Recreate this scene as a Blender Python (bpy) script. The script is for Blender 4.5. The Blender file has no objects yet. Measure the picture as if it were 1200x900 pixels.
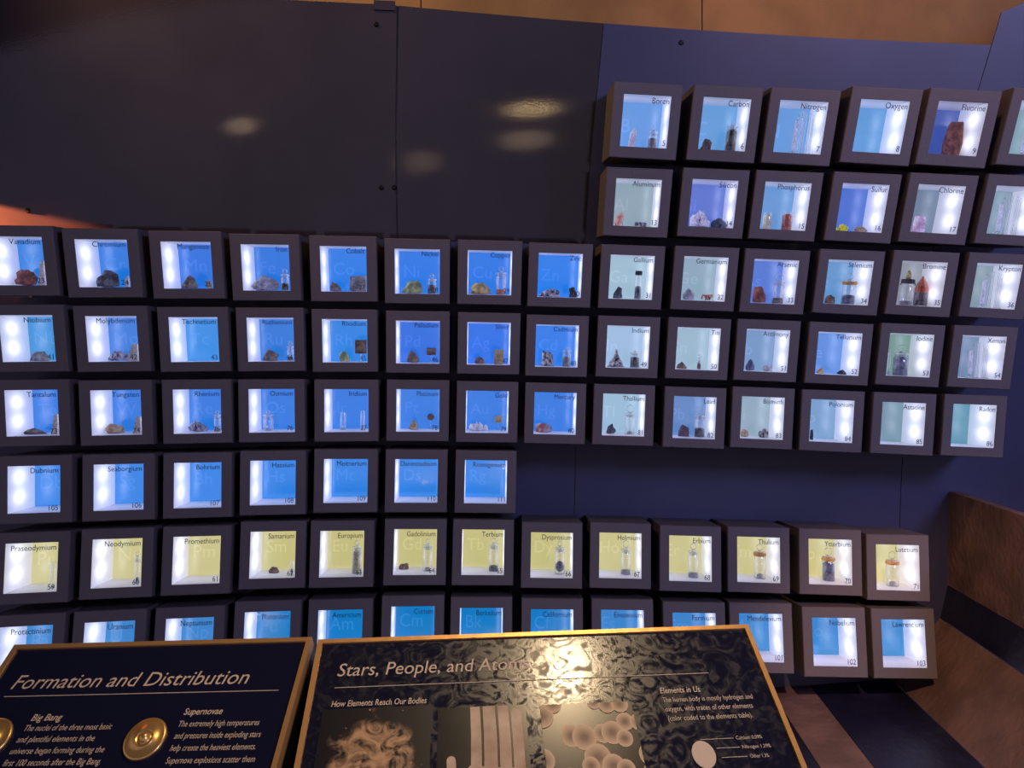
import bpy, bmesh, math, random
from mathutils import Matrix, Vector, Euler, noise

# ------------------------------------------------------------------ camera, world, exposure
scene = bpy.context.scene
COL = scene.collection
cam_data = bpy.data.cameras.new('camera')
cam_data.sensor_fit = 'HORIZONTAL'
cam_data.sensor_width = 36.0
cam_data.lens = 867.0 / 1200.0 * 36.0
cam_data.clip_start = 0.02
cam = bpy.data.objects.new('camera', cam_data)
COL.objects.link(cam)
cam.location = (0, 0, 1.55)
cam.rotation_euler = (math.radians(90), 0, 0)
scene.camera = cam

world = bpy.data.worlds.new('dim_hall')
scene.world = world
world.use_nodes = True
world.node_tree.nodes['Background'].inputs[0].default_value = (0.42, 0.36, 0.52, 1)
world.node_tree.nodes['Background'].inputs[1].default_value = 0.80

scene.view_settings.view_transform = 'Standard'
scene.view_settings.look = 'None'
scene.view_settings.gamma = 1.0
scene.view_settings.exposure = 0.0
scene.view_settings.use_curve_mapping = False
scene.cycles.use_denoising = True
scene.cycles.max_bounces = 8
scene.cycles.transparent_max_bounces = 16
scene.cycles.caustics_reflective = False
scene.cycles.caustics_refractive = False

# ------------------------------------------------------------------ lamps of the hall, plus an added cool fill
def spot(name, loc, target, energy, color, size_deg, blend=0.5, radius=0.05):
    l = bpy.data.lights.new(name, 'SPOT')
    l.energy = energy; l.color = color
    l.spot_size = math.radians(size_deg); l.spot_blend = blend
    l.shadow_soft_size = radius
    o = bpy.data.objects.new(name, l)
    COL.objects.link(o)
    o.location = loc
    o.rotation_euler = (Vector(target) - Vector(loc)).to_track_quat('-Z', 'Y').to_euler()
    return o
WARM = (1.0, 0.62, 0.27)
spot('ceiling_spot_light', (-1.1, 1.35, 3.05), (-0.6, 2.3, 2.75), 60, WARM, 110, 0.8)
spot('ceiling_spot_light', (0.9, 1.35, 3.05), (1.2, 2.3, 2.75), 26, (1.0, 0.55, 0.36), 110, 0.8)
spot('downlight_beam', (0.27, 1.12, 3.02), (0.2, 1.1, 1.1), 52, (1.0, 0.72, 0.42), 60, 0.6)
spot('red_orange_spot_light', (-1.95, 1.84, 2.10), (-1.580, 2.0, 1.992), 2300, (1.0, 0.26, 0.07), 21.5, 0.3, 0.003)
spot('side_spot_light', (0.1, -0.8, 2.9), (1.25, 1.7, 0.70), 320, (1.0, 0.60, 0.36), 26, 0.6, 0.02)

def wash(name, loc, target, energy, color, size):
    l = bpy.data.lights.new(name, 'AREA')
    l.shape = 'DISK'; l.size = size; l.energy = energy; l.color = color
    o = bpy.data.objects.new(name, l)
    COL.objects.link(o)
    o.location = loc
    o.rotation_euler = (Vector(target) - Vector(loc)).to_track_quat('-Z', 'Y').to_euler()
wash('added_cool_fill_light', (2.3, -0.9, 2.8), (1.1, 2.0, 1.5), 72, (0.42, 0.45, 1.0), 1.0)  # added unseen fill: lifts the blacks and blues the right-hand frames

# ------------------------------------------------------------------ helpers
def P_(o, label=None, cat=None, group=None, kind=None):
    if label: o['label'] = label
    if cat: o['category'] = cat
    if group: o['group'] = group
    if kind: o['kind'] = kind
    return o
def empty(name, loc=(0, 0, 0), rot=(0, 0, 0), scale=(1, 1, 1)):
    o = bpy.data.objects.new(name, None)
    COL.objects.link(o)
    o.empty_display_size = 0.03
    o.location = loc; o.rotation_euler = rot; o.scale = scale
    return o
def link(name, me, mat=None, parent=None, smooth=False):
    o = bpy.data.objects.new(name, me)
    COL.objects.link(o)
    if mat and not me.materials: me.materials.append(mat)
    if smooth:
        for p in me.polygons: p.use_smooth = True
    if parent: o.parent = parent
    return o
def mesh(name, verts, faces):
    me = bpy.data.meshes.new(name)
    me.from_pydata([tuple(v) for v in verts], [], faces)
    me.update()
    return me
def from_bm(name, bm):
    me = bpy.data.meshes.new(name)
    bm.to_mesh(me); bm.free()
    return me
def box_vf(x0, x1, y0, y1, z0, z1):
    v = [(x, y, z) for z in (z0, z1) for y in (y0, y1) for x in (x0, x1)]
    f = [(0, 2, 3, 1), (4, 5, 7, 6), (0, 1, 5, 4), (2, 6, 7, 3), (0, 4, 6, 2), (1, 3, 7, 5)]
    return v, f
def box_mesh(name, *a): return mesh(name, *box_vf(*a))
def lathe(name, prof, n=20, cx=0, cy=0):
    v, f = [], []
    for r, z in prof:
        for k in range(n):
            a = 2 * math.pi * k / n
            v.append((cx + r * math.cos(a), cy + r * math.sin(a), z))
    for i in range(len(prof) - 1):
        for k in range(n):
            k2 = (k + 1) % n
            f.append((i * n + k, i * n + k2, (i + 1) * n + k2, (i + 1) * n + k))
    f.append(tuple(range(n - 1, -1, -1)))
    m = (len(prof) - 1) * n
    f.append(tuple(m + k for k in range(n)))
    return mesh(name, v, f)
def tube_path(name, pts, r, n=8, closed=False):
    v, f = [], []
    m = len(pts)
    pts = [Vector(p) for p in pts]
    up = Vector((0.13, 0.97, 0.2)).normalized()
    for i, p in enumerate(pts):
        if closed: t = pts[(i + 1) % m] - pts[i - 1]
        else: t = pts[min(i + 1, m - 1)] - pts[max(i - 1, 0)]
        t.normalize()
        a = t.cross(up).normalized(); b = t.cross(a)
        for k in range(n):
            th = 2 * math.pi * k / n
            v.append(p + a * (r * math.cos(th)) + b * (r * math.sin(th)))
    rng = m if closed else m - 1
    for i in range(rng):
        j = (i + 1) % m
        for k in range(n):
            k2 = (k + 1) % n
            f.append((i * n + k, i * n + k2, j * n + k2, j * n + k))
    if not closed:
        f.append(tuple(range(n - 1, -1, -1)))
        f.append(tuple((m - 1) * n + k for k in range(n)))
    return mesh(name, v, f)

# ------------------------------------------------------------------ materials
def lin(c):
    return tuple((x / 255 / 12.92) if x / 255 <= 0.04045 else ((x / 255 + 0.055) / 1.055) ** 2.4 for x in c[:3]) + (1.0,)
def mat(name, base, rough=0.5, metal=0.0, emis=None, estr=0.0, coat=0.0, ior=1.5, var=0.0, vscale=20.0, bump=0.0, bscale=60.0, col2=None, spec=0.5):
    m = bpy.data.materials.new(name)
    m.use_nodes = True
    nt = m.node_tree; b = nt.nodes['Principled BSDF']
    b.inputs['Base Color'].default_value = base
    b.inputs['Roughness'].default_value = rough
    b.inputs['Metallic'].default_value = metal
    b.inputs['IOR'].default_value = ior
    b.inputs['Specular IOR Level'].default_value = spec
    b.inputs['Coat Weight'].default_value = coat
    b.inputs['Coat Roughness'].default_value = 0.08
    if emis:
        b.inputs['Emission Color'].default_value = emis
        b.inputs['Emission Strength'].default_value = estr
    tc = nt.nodes.new('ShaderNodeTexCoord')
    if var > 0 or col2:
        n = nt.nodes.new('ShaderNodeTexNoise'); n.inputs['Scale'].default_value = vscale
        n.inputs['Detail'].default_value = 6
        nt.links.new(tc.outputs['Object'], n.inputs['Vector'])
        r = nt.nodes.new('ShaderNodeValToRGB')
        c2 = col2 or tuple(min(1, x * (1 + var)) for x in base[:3]) + (1,)
        c1 = base if col2 else tuple(x * (1 - var) for x in base[:3]) + (1,)
        r.color_ramp.elements[0].position = 0.4; r.color_ramp.elements[0].color = c1
        r.color_ramp.elements[1].position = 0.62; r.color_ramp.elements[1].color = c2
        nt.links.new(n.outputs['Fac'], r.inputs['Fac'])
        nt.links.new(r.outputs['Color'], b.inputs['Base Color'])
    if bump > 0:
        n2 = nt.nodes.new('ShaderNodeTexNoise'); n2.inputs['Scale'].default_value = bscale
        n2.inputs['Detail'].default_value = 5
        nt.links.new(tc.outputs['Object'], n2.inputs['Vector'])
        bp = nt.nodes.new('ShaderNodeBump'); bp.inputs['Strength'].default_value = bump
        bp.inputs['Distance'].default_value = 0.01
        nt.links.new(n2.outputs['Fac'], bp.inputs['Height'])
        nt.links.new(bp.outputs['Normal'], b.inputs['Normal'])
    return m
def glass_mat(name, tint=(1, 1, 1, 1), edge=(0.9, 0.93, 1, 1), edge_amt=0.7, gloss=0.17):
    """thin blown glass: clear face on, whitish reflecting rims"""
    m = bpy.data.materials.new(name); m.use_nodes = True
    nt = m.node_tree; nt.nodes.clear()
    out = nt.nodes.new('ShaderNodeOutputMaterial')
    tr = nt.nodes.new('ShaderNodeBsdfTransparent'); tr.inputs[0].default_value = tint
    gl = nt.nodes.new('ShaderNodeBsdfGlossy'); gl.inputs['Roughness'].default_value = 0.12
    df = nt.nodes.new('ShaderNodeBsdfTranslucent'); df.inputs[0].default_value = edge
    lw = nt.nodes.new('ShaderNodeLayerWeight'); lw.inputs[0].default_value = 0.35
    mu = nt.nodes.new('ShaderNodeMath'); mu.operation = 'MULTIPLY_ADD'
    mu.inputs[1].default_value = edge_amt; mu.inputs[2].default_value = gloss
    m1 = nt.nodes.new('ShaderNodeMixShader'); m1.inputs[0].default_value = 0.5
    m2 = nt.nodes.new('ShaderNodeMixShader')
    nt.links.new(lw.outputs['Facing'], mu.inputs[0])
    nt.links.new(gl.outputs[0], m1.inputs[1]); nt.links.new(df.outputs[0], m1.inputs[2])
    nt.links.new(mu.outputs[0], m2.inputs[0])
    nt.links.new(tr.outputs[0], m2.inputs[1]); nt.links.new(m1.outputs[0], m2.inputs[2])
    nt.links.new(m2.outputs[0], out.inputs[0])
    return m
def pane_mat():
    m = bpy.data.materials.new('window_glass'); m.use_nodes = True
    nt = m.node_tree; nt.nodes.clear()
    out = nt.nodes.new('ShaderNodeOutputMaterial')
    tr = nt.nodes.new('ShaderNodeBsdfTransparent')
    gl = nt.nodes.new('ShaderNodeBsdfGlossy'); gl.inputs['Roughness'].default_value = 0.03
    fr = nt.nodes.new('ShaderNodeFresnel'); fr.inputs[0].default_value = 1.14
    mx = nt.nodes.new('ShaderNodeMixShader')
    nt.links.new(fr.outputs[0], mx.inputs[0]); nt.links.new(tr.outputs[0], mx.inputs[1]); nt.links.new(gl.outputs[0], mx.inputs[2])
    nt.links.new(mx.outputs[0], out.inputs[0])
    return m
def side_light_mat():
    """backlit white diffuser: two LEDs glow through it"""
    m = mat('backlit_white_diffuser', (0.8, 0.8, 0.85, 1), 0.35)
    nt = m.node_tree; b = nt.nodes['Principled BSDF']
    tc = nt.nodes.new('ShaderNodeTexCoord')
    total = None
    for zc in (0.145, -0.12):
        d = nt.nodes.new('ShaderNodeVectorMath'); d.operation = 'SUBTRACT'
        d.inputs[1].default_value = (0, 0.30, zc)
        sc = nt.nodes.new('ShaderNodeVectorMath'); sc.operation = 'MULTIPLY'
        sc.inputs[1].default_value = (0, 6.0, 9.5)
        dot = nt.nodes.new('ShaderNodeVectorMath'); dot.operation = 'DOT_PRODUCT'
        neg = nt.nodes.new('ShaderNodeMath'); neg.operation = 'MULTIPLY'; neg.inputs[1].default_value = -1
        ex = nt.nodes.new('ShaderNodeMath'); ex.operation = 'EXPONENT'
        nt.links.new(tc.outputs['Object'], d.inputs[0]); nt.links.new(d.outputs[0], sc.inputs[0])
        nt.links.new(sc.outputs[0], dot.inputs[0]); nt.links.new(sc.outputs[0], dot.inputs[1])
        nt.links.new(dot.outputs['Value'], neg.inputs[0]); nt.links.new(neg.outputs[0], ex.inputs[0])
        if total is None: total = ex
        else:
            a = nt.nodes.new('ShaderNodeMath'); a.operation = 'ADD'
            nt.links.new(total.outputs[0], a.inputs[0]); nt.links.new(ex.outputs[0], a.inputs[1]); total = a
    ma = nt.nodes.new('ShaderNodeMath'); ma.operation = 'MULTIPLY_ADD'
    ma.inputs[1].default_value = 1.0; ma.inputs[2].default_value = SIDE_BASE
    nt.links.new(total.outputs[0], ma.inputs[0])
    b.inputs['Emission Color'].default_value = (0.82, 0.84, 1.0, 1)
    nt.links.new(ma.outputs[0], b.inputs['Emission Strength'])
    return m
SIDE_BASE = 0.26
M = {}
M['frame'] = mat('dark_painted_frame', lin((98, 88, 86)), 0.6, bump=0.15, bscale=40)
M['wall'] = mat('black_laminate_wall', (0.012, 0.012, 0.030, 1), 0.22, var=0.25, vscale=3, bump=0.05, bscale=150, coat=0.0)
M['panel'] = mat('glossy_black_panel', (0.020, 0.016, 0.022, 1), 0.06, var=0.2, vscale=2.5, bump=0.010, bscale=200)
M['laminate'] = mat('glare_blue_laminate', (0.028, 0.030, 0.076, 1), 0.42, var=0.15, vscale=3)  # blue haze of the lens glare put into the base colour
M['upper'] = mat('brown_plaster', lin((130, 99, 60)), 0.9, var=0.12, vscale=5, bump=0.2, bscale=50)
M['liner'] = mat('white_laminate', (0.86, 0.86, 0.92, 1), 0.5)
M['side'] = side_light_mat()
M['pane'] = pane_mat()
M['ink'] = mat('dark_blue_ink', (0.004, 0.010, 0.05, 1), 0.5)
M['ink_black'] = mat('black_ink', (0.01, 0.01, 0.02, 1), 0.5)
M['glass'] = glass_mat('clear_glass')
M['frost'] = glass_mat('frosted_glass', (0.96, 0.97, 1, 1), (1, 1, 1, 1), 0.5, 0.35)
M['gold_edge'] = mat('gilded_brass_edge', (0.80, 0.42, 0.12, 1), 0.38, 0.6, bump=0.05)
M['rail'] = mat('dark_rail', (0.012, 0.012, 0.02, 1), 0.35)
M['print_tan'] = mat('tan_print_ink', lin((228, 198, 148)), 0.6)
M['screw'] = mat('black_screw', (0.004, 0.004, 0.005, 1), 0.4, 0.5)
M['disc'] = mat('brass_disc', (0.85, 0.50, 0.13, 1), 0.32, 0.75, bump=0.03)
M['ceiling'] = mat('dark_ceiling', lin((60, 46, 36)), 0.9, bump=0.1)
M['floor'] = mat('dark_carpet', lin((48, 40, 44)), 0.95, var=0.2, vscale=30, bump=0.3, bscale=200)
STONE = {
 'pale': ((205, 198, 200), (228, 224, 228)), 'quartz': ((215, 210, 220), (245, 242, 248)),
 'salmon': ((205, 130, 110), (238, 205, 190)), 'cream': ((205, 198, 160), (225, 220, 190)),
 'orangered': ((180, 60, 40), (225, 110, 75)), 'yellow': ((215, 205, 20), (240, 235, 70)),
 'tan': ((165, 135, 105), (205, 182, 150)), 'pinkwhite': ((205, 165, 185), (240, 222, 230)),
 'redbrown': ((95, 45, 45), (165, 95, 80)), 'darkbrown': ((60, 48, 45), (105, 88, 80)),
 'darkgrey': ((48, 48, 58), (105, 105, 118)), 'greybrown': ((90, 78, 75), (150, 135, 128)),
 'lightgrey': ((140, 135, 150), (185, 182, 195)), 'greystone': ((120, 118, 130), (180, 176, 185)),
 'slate': ((60, 66, 95), (115, 120, 150)), 'olive': ((120, 125, 90), (200, 205, 140)),
 'ochre': ((150, 120, 65), (215, 190, 130)), 'copper': ((200, 75, 30), (240, 140, 90)),
 'speckle': ((30, 28, 38), (205, 195, 200)), 'brown': ((90, 68, 60), (150, 120, 105)),
 'silver': ((110, 108, 125), (215, 212, 228)), 'bronze': ((85, 60, 55), (130, 95, 85)),
 'gold': ((190, 150, 90), (225, 190, 130)), 'redgrey': ((150, 80, 75), (175, 165, 175)),
 'purplebrown': ((75, 55, 75), (120, 90, 105)), 'black': ((15, 15, 25), (35, 35, 50)),
 'orange': ((235, 85, 30), (245, 110, 50)), 'white': ((215, 215, 225), (240, 240, 248)), 'amber': ((200, 130, 50), (225, 165, 85)),
}
SM = {}
def stone(c):
    if c not in SM:
        a, b = STONE[c]
        SM[c] = mat(c + '_mineral', lin(a), 0.55, vscale=(22 if c in ('speckle', 'silver') else 11), bump=0.6, bscale=35, col2=lin(b))
        SM[c].node_tree.nodes['Bump'].inputs['Distance'].default_value = 0.03
    return SM[c]

def text_mesh(name, body, size=1.0, shear=0.0, align='LEFT', bold=0.0, depth=0.002):
    cu = bpy.data.curves.new(name, 'FONT')
    cu.body = body; cu.size = size; cu.shear = shear; cu.align_x = align
    cu.extrude = depth; cu.offset = bold; cu.resolution_u = 3
    ob = bpy.data.objects.new(name, cu)
    me = bpy.data.meshes.new_from_object(ob)
    me.name = name
    bpy.data.objects.remove(ob); bpy.data.curves.remove(cu)
    return me
BOXES = [
    ('B', 'Boron', 5, 8, 0, (0.3541, 1.9621, 2.2468), (0.2493, 0.0475, 0.016), (1.018, 1.071, 0.0384, -0.0272)),
    ('C', 'Carbon', 6, 9, 0, (0.5636, 1.9607, 2.2385), (0.252, 0.063, -0.0217), (1.014, 1.07, 0.0104, -0.031)),
    ('N', 'Nitrogen', 7, 10, 0, (0.762, 1.952, 2.2276), (0.2547, 0.078, -0.0581), (1.006, 1.067, -0.0165, -0.0354)),
    ('O', 'Oxygen', 8, 11, 0, (0.9644, 1.9331, 2.2227), (0.2578, 0.0941, -0.0957), (0.99, 1.065, -0.0456, -0.041)),
    ('F', 'Fluorine', 9, 12, 0, (1.1518, 1.9101, 2.2096), (0.2626, 0.1088, -0.1309), (0.965, 1.058, -0.0745, -0.0487)),
    ('Ne', 'Neon', 10, 13, 0, (1.3411, 1.8786, 2.1986), (0.2698, 0.1245, -0.167), (0.929, 1.05, -0.1078, -0.0598)),
    ('Al', 'Aluminum', 13, 8, 1, (0.3415, 2.0138, 2.0432), (0.2425, 0.0373, 0.0172), (1.005, 1.022, 0.0445, -0.0668)),
    ('Si', 'Silicon', 14, 9, 1, (0.5472, 2.012, 2.0405), (0.2434, 0.0511, -0.0199), (1.002, 1.022, 0.0174, -0.0686)),
    ('P', 'Phosphorus', 15, 10, 1, (0.7415, 2.0041, 2.0318), (0.2443, 0.0638, -0.0551), (0.994, 1.02, -0.0078, -0.071)),
    ('S', 'Sulfur', 16, 11, 1, (0.9421, 1.988, 2.0231), (0.247, 0.0766, -0.0912), (0.979, 1.017, -0.0345, -0.0759)),
    ('Cl', 'Chlorine', 17, 12, 1, (1.132, 1.9656, 2.0145), (0.2521, 0.0882, -0.1248), (0.955, 1.011, -0.061, -0.0837)),
    ('Ar', 'Argon', 18, 13, 1, (1.3178, 1.9374, 2.0035), (0.2604, 0.0988, -0.1571), (0.919, 1.004, -0.0884, -0.0953)),
    ('V', 'Vanadium', 23, 0, 2, (-1.2457, 1.8612, 1.8594), (0.1974, -0.0191, 0.1537), (1.023, 0.986, 0.0225, -0.0727)),
    ('Cr', 'Chromium', 24, 1, 2, (-1.048, 1.8943, 1.8588), (0.2006, -0.0221, 0.1663), (1.008, 0.984, 0.039, -0.0764)),
    ('Mn', 'Manganese', 25, 2, 2, (-0.8473, 1.929, 1.8598), (0.2027, -0.0212, 0.1673), (0.998, 0.983, 0.0437, -0.0786)),
    ('Fe', 'Iron', 26, 3, 2, (-0.6532, 1.962, 1.8587), (0.2033, -0.0169, 0.1579), (0.992, 0.983, 0.0626, -0.0789)),
    ('Co', 'Cobalt', 27, 4, 2, (-0.4536, 1.9924, 1.8597), (0.2038, -0.0096, 0.1394), (0.99, 0.984, 0.057, -0.0786)),
    ('Ni', 'Nickel', 28, 5, 2, (-0.2583, 2.0183, 1.8567), (0.2026, -0.0004, 0.1145), (0.991, 0.985, 0.0515, -0.0767)),
    ('Cu', 'Copper', 29, 6, 2, (-0.0614, 2.0379, 1.8563), (0.2019, 0.0101, 0.0846), (0.992, 0.987, 0.043, -0.0752)),
    ('Zn', 'Zinc', 30, 7, 2, (0.1331, 2.0517, 1.851), (0.1997, 0.0211, 0.0518), (0.994, 0.988, 0.0607, -0.0718)),
    ('Ga', 'Gallium', 31, 8, 2, (0.3326, 2.0583, 1.8468), (0.1982, 0.0323, 0.0166), (0.994, 0.989, 0.047, -0.0701)),
    ('Ge', 'Germanium', 32, 9, 2, (0.536, 2.0573, 1.8422), (0.1976, 0.0435, -0.0199), (0.992, 0.989, 0.0211, -0.0703)),
    ('As', 'Arsenic', 33, 10, 2, (0.7279, 2.0501, 1.8334), (0.1973, 0.0531, -0.0539), (0.985, 0.988, -0.0024, -0.0712)),
    ('Se', 'Selenium', 34, 11, 2, (0.9258, 2.0346, 1.8292), (0.2011, 0.0622, -0.088), (0.971, 0.985, -0.0263, -0.0767)),
    ('Br', 'Bromine', 35, 12, 2, (1.116, 2.0136, 1.8223), (0.2073, 0.0697, -0.1192), (0.948, 0.981, -0.0492, -0.085)),
    ('Kr', 'Krypton', 36, 13, 2, (1.3017, 1.9877, 1.8128), (0.2172, 0.0752, -0.1477), (0.914, 0.974, -0.0712, -0.0975)),
    ('Nb', 'Niobium', 41, 0, 3, (-1.2426, 1.8961, 1.6666), (0.1457, -0.0183, 0.1576), (1.026, 0.975, 0.025, -0.0987)),
    ('Mo', 'Molybdenum', 42, 1, 3, (-1.0428, 1.9296, 1.6675), (0.1453, -0.0192, 0.1688), (1.007, 0.971, 0.0401, -0.0989)),
    ('Tc', 'Technetium', 43, 2, 3, (-0.8441, 1.9641, 1.668), (0.1437, -0.0168, 0.1685), (0.994, 0.968, 0.0436, -0.0974)),
    ('Ru', 'Ruthenium', 44, 3, 3, (-0.6513, 1.9962, 1.6696), (0.142, -0.0118, 0.1581), (0.986, 0.967, 0.0621, -0.0956)),
    ('Rh', 'Rhodium', 45, 4, 3, (-0.4577, 2.0258, 1.6681), (0.1389, -0.0046, 0.1393), (0.983, 0.967, 0.0567, -0.0918)),
    ('Pd', 'Palladium', 46, 5, 3, (-0.261, 2.0512, 1.6658), (0.1354, 0.004, 0.1134), (0.982, 0.968, 0.0509, -0.0875)),
    ('Ag', 'Silver', 47, 6, 3, (-0.0649, 2.0707, 1.663), (0.132, 0.0132, 0.0829), (0.983, 0.97, 0.0427, -0.0834)),
    ('Cd', 'Cadmium', 48, 7, 3, (0.1267, 2.0839, 1.6569), (0.1278, 0.0222, 0.0503), (0.985, 0.971, 0.0618, -0.0781)),
    ('In', 'Indium', 49, 8, 3, (0.3275, 2.0901, 1.6543), (0.1263, 0.031, 0.015), (0.986, 0.973, 0.0488, -0.0763)),
    ('Sn', 'Tin', 50, 9, 3, (0.5256, 2.0894, 1.6491), (0.1254, 0.0388, -0.0198), (0.984, 0.974, 0.0252, -0.0758)),
    ('Sb', 'Antimony', 51, 10, 3, (0.7179, 2.0821, 1.6436), (0.1266, 0.0452, -0.0525), (0.978, 0.973, 0.0037, -0.078)),
    ('Te', 'Tellurium', 52, 11, 3, (0.9139, 2.0687, 1.6345), (0.1297, 0.05, -0.0839), (0.966, 0.972, -0.0168, -0.0823)),
    ('I', 'Iodine', 53, 12, 3, (1.1029, 2.0494, 1.6297), (0.1383, 0.0531, -0.1117), (0.945, 0.969, -0.0352, -0.0926)),
    ('Xe', 'Xenon', 54, 13, 3, (1.288, 2.0259, 1.6228), (0.151, 0.0536, -0.1356), (0.913, 0.963, -0.0509, -0.1072)),
    ('Ta', 'Tantalum', 73, 0, 4, (-1.2445, 1.9171, 1.4747), (0.0698, -0.0139, 0.1577), (1.028, 0.978, 0.0242, -0.066)),
    ('W', 'Tungsten', 74, 1, 4, (-1.0439, 1.9504, 1.4744), (0.0657, -0.0126, 0.168), (1.005, 0.972, 0.0384, -0.0622)),
    ('Re', 'Rhenium', 75, 2, 4, (-0.8445, 1.9844, 1.4761), (0.0619, -0.0088, 0.167), (0.989, 0.969, 0.0413, -0.0584)),
    ('Os', 'Osmium', 76, 3, 4, (-0.6546, 2.0155, 1.477), (0.0579, -0.0033, 0.1562), (0.98, 0.967, 0.0598, -0.0542)),
    ('Ir', 'Iridium', 77, 4, 4, (-0.4576, 2.0447, 1.4763), (0.0534, 0.0036, 0.1365), (0.975, 0.967, 0.0539, -0.0491)),
    ('Pt', 'Platinum', 78, 5, 4, (-0.2633, 2.0689, 1.4755), (0.0494, 0.011, 0.1106), (0.974, 0.968, 0.0485, -0.0445)),
    ('Au', 'Gold', 79, 6, 4, (-0.07, 2.0876, 1.471), (0.0446, 0.0184, 0.0805), (0.975, 0.97, 0.0411, -0.0393)),
    ('Hg', 'Mercury', 80, 7, 4, (0.1225, 2.1, 1.4662), (0.041, 0.0252, 0.0482), (0.977, 0.973, 0.0611, -0.0347)),
    ('Tl', 'Thallium', 81, 8, 4, (0.3181, 2.1061, 1.4616), (0.0394, 0.0311, 0.0147), (0.979, 0.975, 0.0502, -0.0329)),
    ('Pb', 'Lead', 82, 9, 4, (0.5197, 2.1057, 1.4539), (0.0387, 0.0357, -0.019), (0.979, 0.976, 0.0279, -0.0328)),
    ('Bi', 'Bismuth', 83, 10, 4, (0.7107, 2.0989, 1.4532), (0.0441, 0.0387, -0.0492), (0.974, 0.977, 0.0092, -0.0389)),
    ('Po', 'Polonium', 84, 11, 4, (0.9023, 2.0868, 1.4453), (0.0498, 0.0397, -0.0768), (0.964, 0.976, -0.007, -0.0455)),
    ('At', 'Astatine', 85, 12, 4, (1.0945, 2.0696, 1.4384), (0.0607, 0.0384, -0.1007), (0.945, 0.974, -0.021, -0.0572)),
    ('Rn', 'Radon', 86, 13, 4, (1.2792, 2.0489, 1.4338), (0.0773, 0.0344, -0.1194), (0.916, 0.97, -0.0301, -0.0749)),
    ('Db', 'Dubnium', 105, 0, 5, (-1.2429, 1.9224, 1.2759), (-0.0202, -0.0092, 0.1543), (1.028, 0.996, 0.0205, -0.0051)),
    ('Sg', 'Seaborgium', 106, 1, 5, (-1.04, 1.9551, 1.2771), (-0.026, -0.0057, 0.1638), (1.002, 0.99, 0.034, 0.0006)),
    ('Bh', 'Bohrium', 107, 2, 5, (-0.8447, 1.9874, 1.278), (-0.0316, -0.0007, 0.1622), (0.985, 0.986, 0.0365, 0.0065)),
    ('Hs', 'Hassium', 108, 3, 5, (-0.6525, 2.018, 1.2805), (-0.0358, 0.0052, 0.1511), (0.974, 0.984, 0.055, 0.011)),
    ('Mt', 'Meitnerium', 109, 4, 5, (-0.4599, 2.0457, 1.2819), (-0.0397, 0.0114, 0.132), (0.969, 0.984, 0.0499, 0.0152)),
    ('Ds', 'Darmstadtium', 110, 5, 5, (-0.2678, 2.0688, 1.2787), (-0.0445, 0.0176, 0.1069), (0.967, 0.985, 0.0455, 0.0202)),
    ('Rg', 'Roentgenium', 111, 6, 5, (-0.0742, 2.0868, 1.274), (-0.0483, 0.0232, 0.0777), (0.969, 0.988, 0.0392, 0.0241)),
    ('Pr', 'Praseodymium', 59, 0, 6, (-1.2418, 1.9093, 1.0756), (-0.109, -0.0079, 0.1481), (1.027, 1.028, 0.014, 0.0282)),
    ('Nd', 'Neodymium', 60, 1, 6, (-1.0376, 1.9413, 1.0798), (-0.1145, -0.0024, 0.1574), (0.999, 1.021, 0.0275, 0.0338)),
    ('Pm', 'Promethium', 61, 2, 6, (-0.8417, 1.9725, 1.0803), (-0.1205, 0.0038, 0.1558), (0.98, 1.016, 0.0304, 0.0401)),
    ('Sm', 'Samarium', 62, 3, 6, (-0.6482, 2.003, 1.0875), (-0.1226, 0.0101, 0.1452), (0.968, 1.013, 0.0497, 0.0423)),
    ('Eu', 'Europium', 63, 4, 6, (-0.4667, 2.0279, 1.0841), (-0.1273, 0.0158, 0.128), (0.963, 1.013, 0.0469, 0.0471)),
    ('Gd', 'Gadolinium', 64, 5, 6, (-0.2685, 2.0515, 1.0839), (-0.1291, 0.0212, 0.1036), (0.962, 1.014, 0.0436, 0.0489)),
    ('Tb', 'Terbium', 65, 6, 6, (-0.0809, 2.0685, 1.0793), (-0.1304, 0.0252, 0.0772), (0.964, 1.016, 0.0402, 0.05)),
    ('Dy', 'Dysprosium', 66, 7, 6, (0.112, 2.0799, 1.0684), (-0.1314, 0.0278, 0.0487), (0.968, 1.02, 0.0645, 0.0514)),
    ('Ho', 'Holmium', 67, 8, 6, (0.306, 2.087, 1.0658), (-0.1263, 0.0288, 0.0204), (0.973, 1.022, 0.0589, 0.0463)),
    ('Er', 'Erbium', 68, 9, 6, (0.5039, 2.088, 1.0571), (-0.1197, 0.0279, -0.0063), (0.976, 1.025, 0.0434, 0.0393)),
    ('Tm', 'Thulium', 69, 10, 6, (0.6955, 2.0848, 1.0544), (-0.1078, 0.0252, -0.0293), (0.976, 1.025, 0.0318, 0.0274)),
    ('Yb', 'Ytterbium', 70, 11, 6, (0.8943, 2.077, 1.0501), (-0.0914, 0.0201, -0.0488), (0.97, 1.025, 0.0237, 0.0112)),
    ('Lu', 'Lutetium', 71, 12, 6, (1.0783, 2.066, 1.0371), (-0.0739, 0.0121, -0.0605), (0.957, 1.025, 0.0225, -0.0061)),
    ('Pa', 'Protactinium', 91, 0, 7, (-1.2383, 1.8779, 0.8669), (-0.1889, -0.0127, 0.1417), (1.026, 1.068, 0.0068, 0.0565)),
    ('U', 'Uranium', 92, 1, 7, (-1.0412, 1.9072, 0.8693), (-0.1947, -0.0056, 0.1509), (0.997, 1.06, 0.0206, 0.0624)),
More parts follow.
